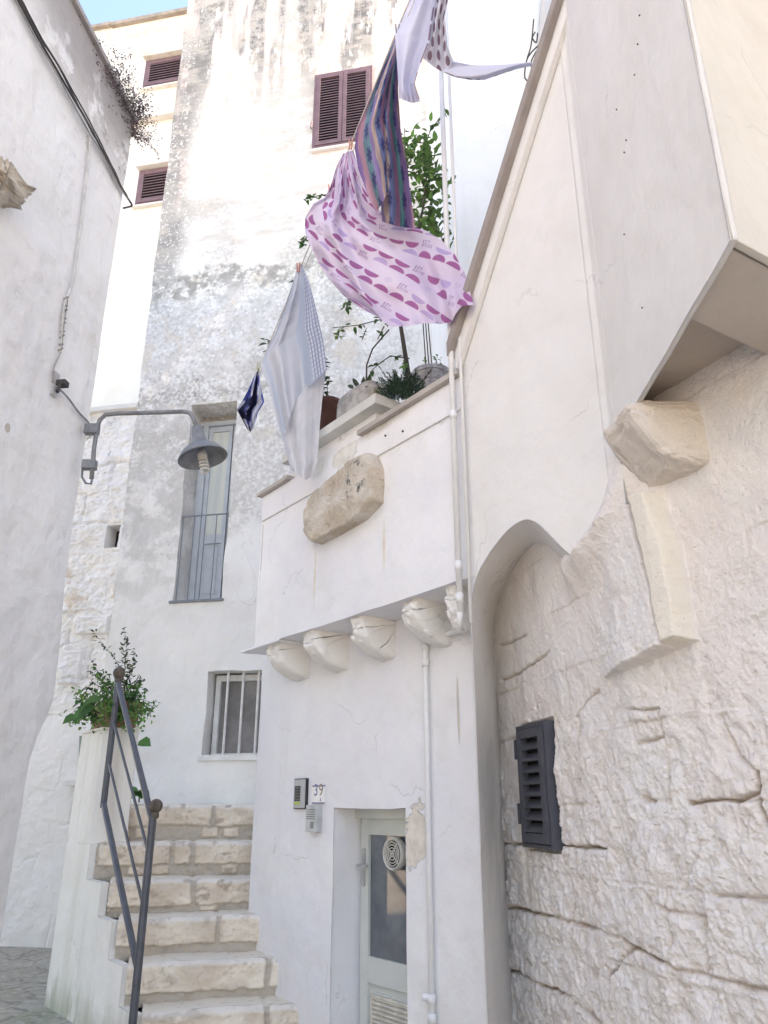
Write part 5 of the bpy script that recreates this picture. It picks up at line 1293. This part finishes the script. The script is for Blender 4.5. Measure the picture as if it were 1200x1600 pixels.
tag(m.build('white_garment', M_cloth, smooth=True, col=True), 'white garment with dark leaf print trim, blown sideways at the top of the clothesline', 'laundry', 'laundry on the clothesline')
# pegs
PEGS = [((466, 418), (.55, .16, .10), 'orange clothes peg holding the pale towel'), ((548, 226), (.60, .22, .12), 'orange clothes peg at the gathered top of the lilac sheet'), ((516, 296), (.60, .2, .12), 'orange clothes peg at the left edge of the lilac sheet'),
        ((621, 46), (.22, .24, .28), 'grey clothes peg between striped cloth and white garment'), ((404, 574), (.45, .45, .25), 'dull yellow clothes peg holding the blue and white cloth')]
for i, ((u, v), c, lb) in enumerate(PEGS):
    p = at(u, v, rope(v).y - .03); e = thing('clothes_peg', lb, 'clothes peg', tuple(p), 'clothes pegs')
    for s in (-1, 1):
        m = MB(); fp = Frame(p.x, p.y, 1, 0)
        m.hexa([Vector((s * .002, -.006, -.035)), Vector((s * .009, -.006, -.035)), Vector((s * .009, .006, -.035)), Vector((s * .002, .006, -.035))], [Vector((s * .006, -.006, .035)), Vector((s * .014, -.006, .035)), Vector((s * .014, .006, .035)), Vector((s * .006, .006, .035))])
        m.build('jaw', simple('peg_%s' % 'abcde'[i], c, .5) if s < 0 else bpy.data.materials['peg_%s' % 'abcde'[i]], e, world=False)

# wires beside the coping
wr_ = thing('loose_wires', 'tangle of loose black wires at the wall beside the sloping coping', 'wire', tuple(at(830, 80, 3.6)))
for pts in ([(836, 50), (832, 60), (838, 66), (840, 52)], [(840, 72), (828, 85), (822, 98), (820, 120), (826, 128)], [(838, 80), (830, 98), (833, 120), (836, 145)], [(828, 130), (822, 150), (823, 170), (828, 182)], [(834, 30), (830, 70), (824, 90)]):
    cable('wire', None, [at(u, v, 3.6) for u, v in pts], .0045, M_cab, .003, par=wr_)

# small dark nail holes and spots on the arch house wall
M_sp = M_dark
for (u, v) in ((1000, 24), (997, 69), (992, 117), (964, 171), (979, 219), (976, 238), (938, 475), (1004, 481), (976, 366)):
    t, z = P1.px(u, v)
    if t > .09:
        m = MB(); m.tube([P1.pt(t, z, -.005), P1.pt(t, z, .004)], .0028, 6); m.build('nail', M_sp, ah)
for (u, v) in ((603, 681), (630, 674)):
    t, z = FO.px(u, v, .012); m = MB(); m.tube([FO.pt(t, z, .0), FO.pt(t, z, .02)], .006, 6); m.build('nail', M_sp, th)

# ------------------------------------------------------------------ light, sky, camera
sc = bpy.context.scene
SUN_EL, SUN_AZ = 50., 102.     # azimuth clockwise from +Y
w = bpy.data.worlds.new('World'); sc.world = w; w.use_nodes = True
sky = w.node_tree.nodes.new('ShaderNodeTexSky'); sky.sky_type = 'NISHITA'; sky.sun_disc = False
sky.sun_elevation = math.radians(SUN_EL); sky.sun_rotation = math.radians(SUN_AZ); sky.air_density = 1.0; sky.dust_density = .5; sky.ozone_density = 2.5
bg = w.node_tree.nodes['Background']; bg.inputs[1].default_value = .12; hs_ = w.node_tree.nodes.new('ShaderNodeHueSaturation'); hs_.inputs['Saturation'].default_value = 1.1
w.node_tree.links.new(sky.outputs[0], hs_.inputs['Color']); w.node_tree.links.new(hs_.outputs[0], bg.inputs[0])
sd = bpy.data.lights.new('sun', 'SUN'); sd.energy = 3.2; sd.angle = math.radians(.5); sd.color = (1., .95, .88)
so = bpy.data.objects.new('sun', sd); C.objects.link(so)
az, el = math.radians(SUN_AZ), math.radians(SUN_EL)
S = Vector((math.sin(az) * math.cos(el), math.cos(az) * math.cos(el), math.sin(el)))
so.rotation_euler = (-S).to_track_quat('-Z', 'Y').to_euler(); so.location = (5, -5, 15)
cd = bpy.data.cameras.new('camera'); co = bpy.data.objects.new('camera', cd); C.objects.link(co)
cd.sensor_fit = 'VERTICAL'; cd.sensor_height = 36; cd.lens = F / 1600 * 36; cd.clip_end = 500; cd.clip_start = .05
co.location = (0, 0, EYE); co.rotation_euler = (math.radians(90) + TH, 0, 0); sc.camera = co
sc.view_settings.view_transform = 'Standard'; sc.view_settings.look = 'None'; sc.view_settings.gamma = 1; sc.view_settings.exposure = 2.72; sc.view_settings.use_white_balance = True; sc.view_settings.white_balance_temperature = 9300; sc.view_settings.white_balance_tint = 18
sc.cycles.max_bounces = 10; sc.cycles.diffuse_bounces = 6
